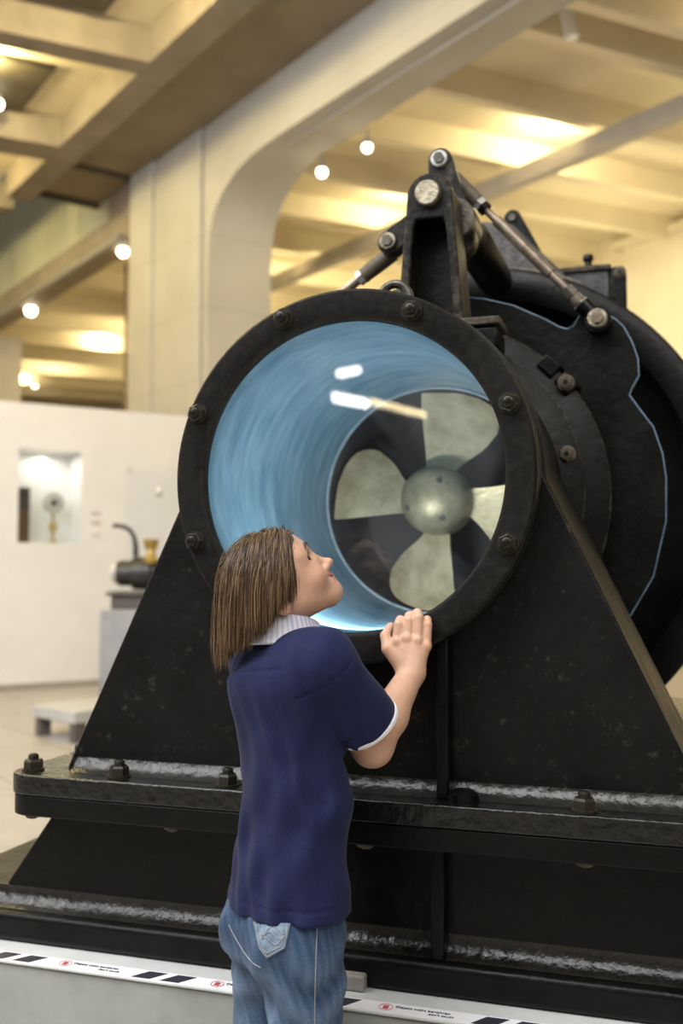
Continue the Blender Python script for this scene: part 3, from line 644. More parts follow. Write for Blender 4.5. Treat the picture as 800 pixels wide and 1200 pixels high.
# pier + arcade wall with a rounded opening
bm = BM(); near = [(0., 0.), (0., 2.), (-.0, 4.45), (-.05, 4.72), (-.14, 4.90), (-.32, 5.06), (-.60, 5.19), (-.95, 5.26), (-1.4, 5.283), (-3, 5.285), (-12.5, 5.285)]
thick = [.80, .80, .80, .79, .77, .74, .70, .65, .60, .545, .545]
ZT = 5.93
for (a, ta), (b, tb) in zip(zip(near, thick), zip(near[1:], thick[1:])):
    a0 = AP(a[0], 0, a[1]); b0 = AP(b[0], 0, b[1]); a1 = AP(a[0], -ta, a[1]); b1 = AP(b[0], -tb, b[1])
    bm.faces.new([bm.verts.new(tuple(p)) for p in (a0, b0, b1, a1)])
NV = [AP(s, 0, z) for s, z in near]+[AP(-12.5, 0, 8), AP(1.87, 0, 8), AP(1.87, 0, 0)]
bm.faces.new([bm.verts.new(tuple(p)) for p in NV])
NB_ = [AP(s, -t, z) for (s, z), t in zip(near, thick)]+[AP(-12.5, -.545, 8), AP(1.87, -.8, 8), AP(1.87, -.8, 0)]
bm.faces.new([bm.verts.new(tuple(p)) for p in NB_][::-1])
bm.faces.new([bm.verts.new(tuple(p)) for p in (AP(1.87, 0, 0), AP(1.87, 0, 8), AP(1.87, -.8, 8), AP(1.87, -.8, 0))])
bmesh.ops.remove_doubles(bm, verts=bm.verts, dist=.001)
wa = struct(obj('wall_arcade', bm, M['block'], ang=25), 'pale stone arcade wall with rounded opening', 'wall')
bm = BM(); bx(bm, .10, 1.46, 0, .05, 0, 5.90); bx(bm, 1.24, 1.87, 0, .09, 0, 5.90); obj('pilaster', bm, M['block'], wa, bevel=.02)
# moulding along the arch edge
bm = BM(); bx(bm, -12.5, -1.3, -.20, -.17, 5.262, 5.29); obj('arch_moulding', bm, M['plaster'], wa)
# infill fascia and edge beam of the next bay
bm = BM(); bx(bm, 1.87, 14, -.30, 0, 5.24, 5.62); bx(bm, 1.87, 2.75, -.30, 0, 5.6, 8); struct(obj('trim_1', bm, M['taupe']), 'pinkish grey edge beam along the upper gallery', 'beam')
bm = BM(); bx(bm, 2.75, 14, -.26, -.02, 5.27, 7.6); struct(obj('wall_gallery', bm, M['fascia']), 'pale green parapet panel of the upper gallery', 'wall')
bm = BM(); tube(bm, [AP(2.2, .05, 5.24), AP(14, .05, 5.24)], .05, 10); struct(obj('trim_2', bm, M['lampgrey']), 'thin grey rail under the parapet', 'trim')
# next pier to the left
bm = BM(); bx(bm, 8.6, 10.4, -.8, .1, 0, 5.25); struct(obj('wall_pier', bm, M['plaster']), 'next stone pier beyond the pillar', 'wall')
# hall ceiling: flat strip beside the arcade, diagonal main beam, cross beams with coffers
def n_at(x, y, z): return n_of(atZ(x, y, z))
ZB = 5.80
nb0, nb1 = n_at(87, 192, ZB), n_at(70, 172, ZB)
send = s_of(atZ(50, 228, 5.9)); sj = s_of(atZ(87, 192, 5.9))
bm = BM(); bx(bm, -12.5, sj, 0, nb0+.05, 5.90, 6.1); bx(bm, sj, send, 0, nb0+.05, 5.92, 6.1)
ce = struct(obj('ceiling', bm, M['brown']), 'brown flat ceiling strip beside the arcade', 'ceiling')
bm = BM(); bx(bm, sj-.05, sj+.05, .02, nb0, 5.86, 5.905); bx(bm, send-.08, send+.02, .02, nb0, 5.86, 5.925); obj('joint', bm, M['darkpanel'], ce)
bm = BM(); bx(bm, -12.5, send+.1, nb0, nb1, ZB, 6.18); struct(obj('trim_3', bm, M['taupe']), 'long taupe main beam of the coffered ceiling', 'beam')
def skew(g, p, q_, L, z0, z1):
    """bar between the parallel lines through p and q_ along E2, length L either side"""
    e = -E2*L; z0 = z0+.004; hexa(g, [V(p[0], p[1], z0), V(*(p+e)[:2], z0), V(*(q_+e)[:2], z0), V(q_[0], q_[1], z0)], [V(p[0], p[1], z1), V(*(p+e)[:2], z1), V(*(q_+e)[:2], z1), V(q_[0], q_[1], z1)])
for i, (pa, pb) in enumerate((((165, 71), (150, 85)), ((70, 172), (58, 189)))):
    g = BM(); skew(g, atZ(*pa, ZB)+E2*.3, atZ(*pb, ZB)+E2*.3, 9, ZB, 6.16); struct(obj('trim_%d' % (4+i), g, M['taupe']), 'taupe cross beam of the coffered ceiling', 'beam')
spc = s_of(atZ(70, 172, ZB))-s_of(atZ(165, 71, ZB))
for i, kk in enumerate((-2, -1, 2, 3)):
    d = E1*spc*kk; g = BM(); skew(g, atZ(165, 71, ZB)+E2*.3+d, atZ(150, 85, ZB)+E2*.3+d, 9, ZB, 6.16); struct(obj('trim_%d' % (6+i), g, M['taupe']), 'taupe cross beam of the coffered ceiling', 'beam')
bm = BM(); bx(bm, -14, 16, nb1-.02, nb1+14, 6.15, 6.4); struct(obj('ceiling_coffers', bm, M['cream']), 'cream coffer ceiling between the beams', 'ceiling')
def flat_poly(pts, z0, z1):
    g = BM(); P_ = [atZ(x, y, z0) for x, y in pts]; hexa(g, P_, [p+UZ*(z1-z0) for p in P_]); return g
a, b, c, d = [atZ(x, y, 6.52) for x, y in ((-35, 60), (65, 82), (22, 135), (-70, 118))]
g = flat_poly(((-60, 54), (65, 82), (22, 135), (-110, 112)), 6.10, 6.16); t_ = obj('ceiling_panel', g, M['darkpanel']); tag(t_, 'dark square panel in the coffer with a lamp, top left', 'panel')
g = flat_poly(((-30, -14), (122, 17), (160, -30), (10, -60)), 6.10, 6.16); t_ = obj('ceiling_panel', g, M['darkpanel']); tag(t_, 'dark square panel in the coffer cut by the top edge', 'panel')
# aisle behind the arcade: joisted cream ceiling, uplit; beam, far wall
ZA = 5.72
bm = BM(); bx(bm, -14, 26, -14, -.5, ZA, ZA+.15); ca = struct(obj('ceiling_aisle', bm, M['cream']), 'cream aisle ceiling between joists', 'ceiling')
jp = [(720, 30), (605, 47), (495, 115), (430, 172), (390, 220), (345, 262), (328, 298)]
js = []
for x, y in jp: js.append(atZ(x, y, 5.36))
for k in range(1, 10): js.append(js[-1]+E1*1.55*1.0)
nD = V(-E2[1], E2[0], 0)
for i, p in enumerate(js):
    n0 = n_of(p); t0 = (-.5-n0)/(E2@NA); st = p+E2*t0; L = 12
    st[2] = 0; en_ = st+E2*L; w = E1*.065
    g = BM(); hexa(g, [st-w+UZ*5.44, en_-w+UZ*5.44, en_+w+UZ*5.44, st+w+UZ*5.44], [st-w*1.2+UZ*ZA, en_-w*1.2+UZ*ZA, en_+w*1.2+UZ*ZA, st+w*1.2+UZ*ZA]); obj('joist', g, M['cream'], ca)
# hanging longitudinal beam of the aisle
def line_on(x, y, n): return atP(x, y, A0+NA*n, NA)
NP = -2.6
P1 = line_on(800, 130, NP); z1 = P1[2]
bm = BM(); bx(bm, -12, 8, NP-.14, NP+.0, z1-.02, z1+.16); struct(obj('trim_20', bm, M['plaster']), 'slim beam running along the aisle under the joists', 'beam')
NF = -6.2
cz = line_on(725, 265, NF)[2]
bm = BM(); bx(bm, -13, 24, NF-.3, NF, 0, ZA+.2); struct(obj('wall_far', bm, M['cream']), 'cream far wall of the aisle', 'wall')
bm = BM(); bx(bm, -13, 24, NF, NF+.18, cz-.02, cz+.16); struct(obj('trim_21', bm, M['cream']), 'cream cornice on the far wall', 'trim')
sa, sb = s_of(line_on(738, 330, NF)), s_of(line_on(900, 330, NF))
zt_ = line_on(740, 292, NF)[2]
bm = BM(); bx(bm, sb, sa, NF-.01, NF+.10, 0, zt_); bx(bm, sb, sa+.2, NF, NF+.16, zt_, zt_+.12); struct(obj('trim_22', bm, M['cream']), 'cream flat panel surround on the far wall', 'trim')
bm = BM(); bx(bm, 24, 24.3, -14, 2, 0, 9); struct(obj('wall_end', bm, M['cream']), 'cream end wall of the aisle far to the left', 'wall')
bm = BM(); bx(bm, 20, 20.3, 0, 30, 0, 9); struct(obj('wall_left', bm, M['plaster']), 'plain end wall of the hall', 'wall')
# thin cable hanging in the left bay
cp0 = atD(148, 350, 15.0); bm = BM(); tube(bm, [(*cp0[:2], 2.2), (*cp0[:2], ZA)], .028, 10); t_ = obj('drain_pipe', bm, mat('brown_pipe', (.16, .11, .05), (.22, .15, .07), 5, .5)); tag(t_, 'thin brown upright pipe left of the big stone pillar', 'pipe')
# spot lamps
def spot(x, y, D, r, top, label, name='spotlight', group=None):
    c = atD(x, y, D); e = empty(name, (c[0], c[1], c[2]), label, 'spotlight', group)
    g = BM(); lathe(g, [(0, -r*.8)]+[(r*.8*math.sin(a_), -r*.8*math.cos(a_)) for a_ in np.linspace(.3, 2.3, 8)], c, UZ, 20); obj('lens', g, M['warmlamp'], e)
    g = BM(); lathe(g, [(r*.62, r*.5), (r*.66, r*.55), (r*.5, r*1.6), (r*.3, r*1.9), (0, r*1.9)], c, UZ, 20); obj('housing', g, M['lampgrey'], e)
    g = BM(); tube(g, [c+UZ*r*1.8, c+UZ*top], r*.22, 8); obj('stem', g, M['lampgrey'], e); return c
def Dn(x, y, n, z=None): return np.dot(line_on(x, y, n)-CP, FW)
LP = []
for x, y, n, r, lab in ((377, 202, -.62, .062, 'lit round spotlight under the rounded arch edge, nearest the stone pillar'), (430, 173, -.62, .055, 'lit round spotlight under the arch, right above the round window'),
                        (144, 295, -.15, .085, 'lit spotlight under the parapet, close to the left edge of the pillar'), (36, 364, -.15, .105, 'lit spotlight under the parapet at the left, above the white wall'),
                        (117, 352, -2.5, .075, 'dimmer small spotlight deep in the left bay between two brighter lamps')):
    D = Dn(x, y, n); c = atD(x, y, D); top = (5.28 if n > -1 else ZA)-c[2]
    LP.append(spot(x, y, D, r, max(top, r*2.2), lab))
for x, lab in ((27, 'left lamp of the far pair above the white partition'), (41, 'right lamp of the far pair above the white partition')):
    D = Dn(x, 450, -3.2); c = atD(x, 450, D); LP.append(spot(x, 450, D, .10, ZA-c[2], lab))
spot(-3, 122, np.dot(atZ(-3, 122, 6.0)-CP, FW), .075, .18, 'lit lamp hanging below the dark square panel, at left picture edge')
# white track lamp top right
D = Dn(666, 30, -1.0); c = atD(666, 26, D)
tl = empty('track_lamp', c, 'white cylinder track lamp hanging from the aisle ceiling, top right', 'lamp')
ax_ = UZ*.95+RT*(-.2)
g = BM(); lathe(g, [(0, -.135), (.05, -.14), (.058, -.13), (.058, .13), (.05, .14), (0, .14)], c, ax_, 24); obj('lamp_body', g, M['lampwhite'], tl)
g = BM(); tube(g, [c+ax_*.13, c+UZ*.26], .015, 8); tube(g, [c+UZ*.26, V(c[0], c[1], 5.42)], .018, 8); obj('bracket', g, M['lampgrey'], tl)
# strip lamps far behind the photographer, seen only as streaks in the window

def mirrored(x, y, L): p = atY(x, y, 1.612+L); return V(p[0], 2*1.612-p[1], p[2])
LS = [(mirrored(*a_, 12.5), mirrored(*b_, 12.5), r_, m_) for a_, b_, r_, m_ in (((391, 465), (430, 473), .07, 'striplamp'), ((434, 470), (498, 486), .05, 'warmstrip'), ((396, 438), (421, 433), .055, 'striplamp'))]
e = empty('lamp_cluster', LS[0][0], 'cluster of white and warm tube lamps, seen as bright streaks in the round window', 'lamp')
for A_, B_, r_, m_ in LS:
    g = BM(); tube(g, [A_, B_], r_, 14); lt_ = obj('lamp_tube', g, M[m_], e)
    g = BM(); u_ = (B_-A_)/np.linalg.norm(B_-A_); tube(g, [A_-u_*.06+UZ*r_*1.3, B_+u_*.06+UZ*r_*1.3], r_*.6, 8)
    for q_ in (A_, B_): tube(g, [q_+UZ*r_, V(q_[0], q_[1], 6.0)], .012, 6)
    obj('hanger', g, M['lampgrey'], lt_)
# ================================================================== THE CHILD
PX = .001255
hy = math.radians(11); hp = math.radians(42)
FR = RT*math.cos(hy)+F0*math.sin(hy)
HF = FR*math.cos(hp)+UZ*math.sin(hp); HU = UZ*math.cos(hp)-FR*math.sin(hp); HL = np.cross(HU, HF)      # head: forward, up, left
HC = atD(317, 695, 1.50)
HR = np.stack([HF, HL, HU])                       # rows: world -> head
def hw(x, y, z): return HC+HF*x+HL*y+HU*z
def hell(c, r): return ell(hw(*c), r, HR)
def hcone(a, b, ra, rb): return rcone(hw(*a), hw(*b), ra, rb)
tph = math.radians(58)
TF = F0*math.cos(tph)+RT*math.sin(tph); TR = RT*math.cos(tph)-F0*math.sin(tph)    # torso: front, right-hand side
TB = np.stack([TR*.74, TF, UZ])                   # squeezes the lateral axis so that round sections become wide ones
P = atD
neck0 = P(331, 738, 1.50)
chest = P(332, 815, 1.49); waist = P(347, 925, 1.48); pelv = P(335, 1072, 1.475)
rsh = P(379, 777, 1.415); relb = P(436, 874, 1.50); rwr = P(482, 789, 1.588)
lsh = neck0-TR*.105+UZ*(-.048)+TF*.012; lelb = P(318, 868, 1.60); 
# ---- right hand, flat against the ring, back of the hand to the viewer
YR = 1.600
def onring(x, y, gap): return atY(x, y, YR-gap)
mcp = [P(465, 752, 1.602), P(477, 748, 1.598), P(489, 750.5, 1.596), P(499, 757, 1.596)]
pip = [P(467.5, 731.5, 1.608), P(479.2, 727, 1.606), P(490.2, 724, 1.604), P(500.7, 732, 1.604)]
tip = [onring(471, 727, .0085), onring(481, 722, .0085), onring(488.5, 718, .0085), onring(500.5, 726, .008)]
dip = [(a*.45+b*.55)+UZ*.003+V(0, -.002, 0) for a, b in zip(pip, tip)]
fr_ = [(.0086, .0082, .0078, .0070), (.0088, .0083, .0079, .0070), (.0086, .0081, .0077, .0068), (.0078, .0073, .0069, .0062)]
th0, th1, th2, th3 = P(470, 778, 1.595), P(454.5, 760.5, 1.600), P(451.5, 745, 1.612), onring(457.5, 734.5, .0085)
SK = SDF()
# head
SK.u(hell((.012, 0, .016), (.061, .058, .062)), 0).u(hell((.032, 0, -.010), (.049, .050, .049)), .03)
SK.u(hell((.050, 0, .030), (.028, .044, .034)), .03)
SK.u(hcone((.016, .037, -.036), (.058, .014, -.058), .018, .014), .025).u(hcone((.016, -.037, -.036), (.058, -.014, -.058), .018, .014), .025)
SK.u(hell((.070, 0, -.062), (.0145, .016, .0125)), .018)
for sgn in (1, -1):
    SK.u(hell((.056, .030*sgn, -.024), (.021, .018, .018)), .014)          # cheek
    SK.u(hcone((.070, .012*sgn, .020), (.060, .038*sgn, .016), .0075, .0085), .014)   # brow ridge
SK.u(hell((.066, 0, -.042), (.0175, .021, .017)), .014)                    # muzzle
for sgn in (1, -1): SK.sub(hell((.081, .0235*sgn, .0035), (.0115, .0125, .0075)), .009)
SK.u(hcone((.0765, 0, .004), (.0905, 0, -.0215), .0056, .0070), .008).u(hell((.0945, 0, -.0245), (.0070, .0078, .0062)), .006)
for sgn in (1, -1): SK.u(hell((.0840, .0085*sgn, -.0272), (.0070, .0050, .0048)), .005)
for sgn in (1, -1): SK.sub(hell((.089, .0045*sgn, -.0320), (.003, .0022, .0022)), .002)
SK.u(hcone((.0825, 0, -.0395), (.071, .017, -.0365), .0042, .0026), .005).u(hcone((.0825, 0, -.0395), (.071, -.017, -.0365), .0042, .0026), .005)
SK.u(hcone((.0800, 0, -.0490), (.071, .013, -.0445), .0046, .0028), .005).u(hcone((.0800, 0, -.0490), (.071, -.013, -.0445), .0046, .0028), .005)
for a, b in ((-.025, -.009), (-.009, .009), (.009, .025)):                # smiling mouth line
    g_ = lambda y: (.0845-8.5*y*y*2.0, y, -.0435+18*y*y)
    SK.sub(hcone(g_(a), g_(b), .0022, .0022), .002)
for sgn in (1, -1): SK.u(hell((-.005, .063*sgn, -.012), (.013, .006, .022)), .006)    # ears under the hair
for sgn in (1, -1):                                                        # eyelids
    SK.u(hell((.0655, .0245*sgn, .0040), (.0112, .0128, .0104)), .003)
    SK.sub(hcone((.0785, .0165*sgn, .0030), (.0690, .0365*sgn, .0050), .0066, .0050), .002)
# neck and trunk (mostly under the shirt)
SK.u(rcone(hw(-.012, 0, -.025), neck0-UZ*.005-TF*.008, .0400, .041), .018)
SK.u(rcone(neck0-UZ*.04, chest, .036, .056, TB), .02)
SK.u(rcone(chest, waist, .056, .052, TB), .02).u(rcone(waist, pelv, .052, .055, TB), .02)
rhip = pelv+TR*.052-UZ*.03; lhip = pelv-TR*.052-UZ*.03
def down(p, dz, fx=0, sx=0): q_ = p+TF*fx+TR*sx; return V(q_[0], q_[1], dz)
rkn = down(rhip, .30, .004, .004); lkn = down(lhip, .30, .006, -.006); ran = down(rhip, .075, -.035, .004); lan = down(lhip, .075, -.045, -.008)
for a, b, c in ((rhip, rkn, ran), (lhip, lkn, lan)): SK.u(rcone(a, b, .043, .034), .01).u(rcone(b, c, .034, .026), .01)
# arms
SK.u(rcone(rsh, relb, .031, .0295), .012).u(rcone(relb, relb*.6+rwr*.4, .030, .0285), .012).u(rcone(relb*.6+rwr*.4, rwr, .0285, .0192), .012)
pk = [m_*.5+rwr*.5 for m_ in mcp]
for i in range(4):
    SK.u(rcone(rwr+(pk[i]-rwr)*.25, mcp[i], .0160, fr_[i][0]), .007)
SK.u(rcone(rwr, P(482, 764, 1.600), .0190, .0150), .012)
for i in range(4):
    r0, r1, r2, r3 = fr_[i]
    SK.u(rcone(mcp[i], pip[i], r0, r1), .003).u(rcone(pip[i], dip[i], r1, r2), .0015).u(rcone(dip[i], tip[i], r2, r3), .0015)
    SK.u(ell(mcp[i]-V(*F0)*.0030, (.0075,)*3), .005)
SK.u(rcone(th0, th1, .0140, .0100), .008).u(rcone(th1, th2, .0098, .0084), .003).u(rcone(th2, th3, .0084, .0070), .002)
# left arm, forearm and hand resting on the ring's lower part, hidden by the body
lwr = P(322, 800, 1.655); SK.u(rcone(lsh, lelb, .029, .028), .012).u(rcone(lelb, lwr, .029, .019), .012)
lm = [P(x, 775, 1.672) for x in (331, 324, 317, 310)]
lp = [atY(x, 757, YR-.016) for x in (333, 325, 317, 308)]; lt = [atY(x, 748, YR-.0095) for x in (333, 325, 317, 308)]
for a, b, c in zip(lm, lp, lt): SK.u(rcone(lwr, a, .016, .0095), .010).u(rcone(a, b, .0092, .0082), .003).u(rcone(b, c, .0082, .007), .002)
SK.u(rcone(lwr, P(337, 783, 1.675), .014, .0105), .008).u(rcone(P(337, 783, 1.675), atY(342, 768, YR-.0085), .0105, .008), .003)
allp = np.array([HC, rsh, relb, rwr, lelb, pelv, rkn, lan, ran, tip[2], lt[0]])
lo_, hi_ = allp.min(0)-.16, allp.max(0)+.16; lo_[2] = .04
me = sdf_mesh('person', SK, lo_, hi_, .0019)
c = coords(me); h = (c-HC)@HR.T
tint = np.tile(V(.60, .36, .245), (len(c), 1))
def blend(mask, col): 
    global tint
    tint = tint*(1-mask[:, None])+V(*col)*mask[:, None]
def blob(cx, r): return np.exp(-(((h-V(*cx))/V(*r))**2).sum(1))
for sgn in (1, -1): blend(.35*blob((.06, -.034*sgn, -.024), (.03, .018, .016)), (.66, .27, .20))
blend(.30*blob((.092, 0, -.025), (.012, .012, .010)), (.64, .27, .19))
lipm = np.clip(1.5*np.maximum.reduce([blob((.084, y, -.0395+11*y*y), (.007, .006, .0034)) for y in (-.014, -.007, 0, .007, .014)]), 0, 1)
lipm2 = np.clip(1.5*np.maximum.reduce([blob((.082, y, -.0485+11*y*y), (.007, .006, .0036)) for y in (-.011, -.005, 0, .005, .011)]), 0, 1)
blend(.8*np.maximum(lipm, lipm2), (.50, .165, .135))
for i in range(5):
    tp = (tip+[th3])[i]; d = np.linalg.norm(c-tp, axis=1); blend(.35*np.exp(-(d/.009)**2), (.70, .36, .27))
for q_ in mcp+pip: d = np.linalg.norm(c-q_, axis=1); blend(.22*np.exp(-(d/.008)**2), (.55, .26, .18))
d = np.linalg.norm(c-relb, axis=1); blend(.25*np.exp(-(d/.03)**2), (.52, .25, .17))
vcol(me, tint)
m, t, b, o = nt('skin'); at_ = N(t, 'ShaderNodeAttribute', attribute_name='tint'); tc = N(t, 'ShaderNodeTexCoord')
n = N(t, 'ShaderNodeTexNoise', i_Scale=90., i_Detail=4.); t.links.new(tc.outputs['Object'], n.inputs['Vector'])
r = ramp(t, n.outputs[0], [(.3, (.93, .91, .90)), (.7, (1, 1, 1))]); mx = N(t, 'ShaderNodeMix', data_type='RGBA', blend_type='MULTIPLY'); mx.inputs[0].default_value = 1
t.links.new(at_.outputs['Color'], mx.inputs[6]); t.links.new(r.outputs[0], mx.inputs[7]); t.links.new(mx.outputs[2], b.inputs['Base Color'])
b.inputs['Roughness'].default_value = .46; b.inputs['Subsurface Weight'].default_value = .18; b.inputs['Subsurface Radius'].default_value = (.012, .005, .003); b.inputs['Subsurface Scale'].default_value = .6
bp = N(t, 'ShaderNodeBump', i_Strength=.06, i_Distance=.002); n2 = N(t, 'ShaderNodeTexNoise', i_Scale=400.); t.links.new(tc.outputs['Object'], n2.inputs['Vector']); t.links.new(n2.outputs[0], bp.inputs['Height']); t.links.new(bp.outputs[0], b.inputs['Normal'])
kid = link('person', me, m, smooth=True)
tag(kid, 'child in navy polo shirt and jeans looking up, one hand on the round window rim', 'person')
# eyes, brows, lashes
iris = mat('dark_brown_iris', (.025, .012, .006), (.04, .02, .01), 90, .15); wht = mat('eye_white', (.52, .50, .48), (.58, .56, .54), 30, .2)
for sgn in (1, -1):
    ec_ = hw(.0655, .0245*sgn, .0040); bm = BM(); gz = HF*.90+HU*.22-HL*.42; lathe(bm, [(.0102*math.sin(a), .0102*math.cos(a)) for a in np.linspace(0, PI, 20)], ec_, gz, 24)
    o_ = obj('eye', bm, wht, kid, smooth=True); bm = BM(); lathe(bm, [(0, .01045)]+[(.01045*math.sin(a), .01045*math.cos(a)) for a in np.linspace(.12, .72, 7)]+[(.0098*math.sin(.72), .0098*math.cos(.72))], ec_, gz, 24); obj('iris', bm, iris, o_, smooth=True)
browm = mat('brow_hair', (.05, .028, .015), (.08, .045, .025), 60, .6)
def march(sd, p, d, n=40):
    p = np.array(p, float)
    for _ in range(n): p = p+d*sd(p[None])[0]
    return p
for sgn in (1, -1):
    bm = BM(); pts = [march(SK, hw(.11, y*sgn, z), -HF) for y, z in ((.009, .0185), (.016, .0215), (.024, .0225), (.031, .021), (.038, .017))]
    tube(bm, pts, [.0022, .0028, .0028, .0022, .0010], 8); obj('eyebrow', bm, browm, kid)
    bm = BM(); pts = [hw(.0772-28*(y-.0245)**2-.12*(y-.0245), y*sgn, .0104-26*(y-.0245)**2) for y in np.linspace(.0140, .0360, 9)]; tube(bm, pts, [.0007]+[.0014]*7+[.0008], 6); obj('eyelashes', bm, browm, kid)
# finger nails
nailm = mat('nail', (.70, .46, .37), (.74, .50, .41), 30, .3)
bm = BM(); lathe(bm, [(0, 0), (.0042, .0), (.0045, .0006), (.003, .0014), (0, .0016)], P(462.2, 737.5, 1.0)*0+th3+(th2-th3)*.12-F0*.0066-RT*.001, -F0-RT*.35, 14); obj('thumb_nail', bm, nailm, kid)

# ---- shirt
SH = SDF()
hemz = P(338, 1083, 1.39)[2]
SH.u(rcone(neck0-UZ*.052, chest+UZ*.03, .050, .073), 0).u(rcone(chest+UZ*.015, waist, .074, .066, TB), .03).u(rcone(waist, pelv-UZ*.10-TF*.006, .066, .092, TB), .03)
SH.u(rcone(neck0-UZ*.036, rsh+UZ*.002, .031, .038), .025).u(rcone(neck0-UZ*.036, lsh-UZ*.012, .031, .038), .025)
SH.u(rcone(rsh-TR*.012, chest, .045, .06), .03)
sb = P(355, 800, 1.44); SH.u(ell(sb, (.045, .045, .06)), .03)                        # shoulder blade
cuff = P(431, 848, 1.466); sd_ = cuff-rsh; sd_ = sd_/np.linalg.norm(sd_)
SL = rcone(rsh+sd_*.01, cuff+sd_*.05, .043, .0482)
SH.u(SL, .020)
lcuff = lsh+(lelb-lsh)*.65; ld_ = (lelb-lsh)/np.linalg.norm(lelb-lsh); SH.u(rcone(lsh, lcuff-ld_*.03, .041, .040), .02)
def plane(p, n_): p = V(*p); n_ = V(*n_); return lambda Q: (Q-p)@n_
near_sl = lambda c0, c1: rcone(c0, c1, .075, .075)
# cut the sleeves off at the cuff, then hollow them
def capcut(c0, d_): 
    a_ = plane(c0, d_); b_ = rcone(c0, c0+d_*.12, .068, .068); return lambda Q: np.maximum(-a_(Q), b_(Q))
SH.sub(capcut(cuff, sd_), 0)
SH.sub(rcone(cuff-sd_*.028, cuff+sd_*.05, .0380, .0420), .002)
SH.sub(rcone(pelv-UZ*.20, P(338, 1078, 1.475), .072, .070, TB), .003)
def folds(Q):
    q = Q-chest; a = q@TR; z = q[:, 2]; f = q@TF
    u_ = a*1.0+f*.6
    wv = .55*np.sin(u_*150+z*24+2*np.sin(z*19+u_*14))+.75*np.sin(u_*82-z*34+1.6*np.sin(z*17))
    low = np.clip((-z+.01)/.12, 0, 1)*(.55+.45*np.sin(z*23+a*31))
    d_ = -.0040*wv*(.30+.7*low)
    # drag lines from the arm pit to the waist
    ap_ = P(398, 868, 1.44); ad = P(318, 1010, 1.43)-ap_; ad = ad/np.linalg.norm(ad); w_ = Q-ap_; al = w_@ad; pe_ = np.linalg.norm(w_-al[:, None]*ad, axis=1)
    d_ = d_-.0048*np.sin(pe_*95+al*6)*np.exp(-(pe_/.07)**2)*np.exp(-((al-.06)/.10)**2)
    # hem and cuff stitching grooves
    d_ = d_+.0012*np.exp(-((Q[:, 2]-hemz-.020)/.0022)**2)
    cc = (Q-cuff)@sd_; rr_ = np.linalg.norm(Q-cuff, axis=1); d_ = d_+.0012*np.exp(-((cc+.021)/.002)**2)*(rr_ < .075)
    # shoulder yoke and sleeve seams
    sq = (Q-rsh)@sd_; d_ = d_+.0018*np.exp(-((sq-.004)/.0022)**2)*(np.linalg.norm(Q-rsh, axis=1) < .064)
    yk = z-.035-.10*(a+.03); d_ = d_+.0014*np.exp(-(yk/.002)**2)*(f < .02)*(a < .085)
    return d_
SH.disp(folds); SH.cut(plane((0, 0, hemz), (0, 0, -1)), .004)
me = sdf_mesh('polo_shirt', SH, np.array([chest, rsh, cuff, lcuff, pelv, neck0]).min(0)-.15, np.array([chest, rsh, cuff, lcuff, pelv, neck0]).max(0)+.15, .0026)
def cloth(name, c1, c2, wx=900, rough=.85, fade=None):
    m, t, b, o = nt(name); tc = N(t, 'ShaderNodeTexCoord')
    n = N(t, 'ShaderNodeTexNoise', i_Scale=22., i_Detail=8., i_Roughness=.7); t.links.new(tc.outputs['Object'], n.inputs['Vector'])
    r = ramp(t, n.outputs[0], [(.32, c1), (.72, c2)]); col = r.outputs[0]
    n3 = N(t, 'ShaderNodeTexNoise', i_Scale=420., i_Detail=2.); t.links.new(tc.outputs['Object'], n3.inputs['Vector'])
    r3 = ramp(t, n3.outputs[0], [(.3, (.72,)*3), (.7, (1.0,)*3)]); mx = N(t, 'ShaderNodeMix', data_type='RGBA', blend_type='MULTIPLY'); mx.inputs[0].default_value = 1
    t.links.new(col, mx.inputs[6]); t.links.new(r3.outputs[0], mx.inputs[7]); t.links.new(mx.outputs[2], b.inputs['Base Color'])
    if fade is not None:
        a_ = N(t, 'ShaderNodeAttribute', attribute_name='tint'); t.links.new(a_.outputs['Color'], mx.inputs[6])
    b.inputs['Roughness'].default_value = rough; b.inputs['Sheen Weight'].default_value = .05; b.inputs['Specular IOR Level'].default_value = .15
    bp = N(t, 'ShaderNodeBump', i_Strength=.35, i_Distance=.0012); t.links.new(n3.outputs[0], bp.inputs['Height']); t.links.new(bp.outputs[0], b.inputs['Normal']); return m
navy = cloth('navy_pique', (.011, .0145, .054), (.018, .023, .080))
shirt = link('polo_shirt', me, navy, kid, smooth=True)
def ringstrip(c0, d_, ra, rb, h0, h1, name, m, parent, n=48):
    bm = BM(); lathe(bm, [(ra, h0), (ra, h1), (rb, h1), (rb, h0)], c0, d_, n, True); return obj(name, bm, m, parent, smooth=True)
trimm = mat('white_trim', (.68, .68, .72), (.78, .78, .82), 200, .8)
ringstrip(cuff, sd_, .0488, .0405, -.003, .0012, 'sleeve_trim', trimm, shirt)
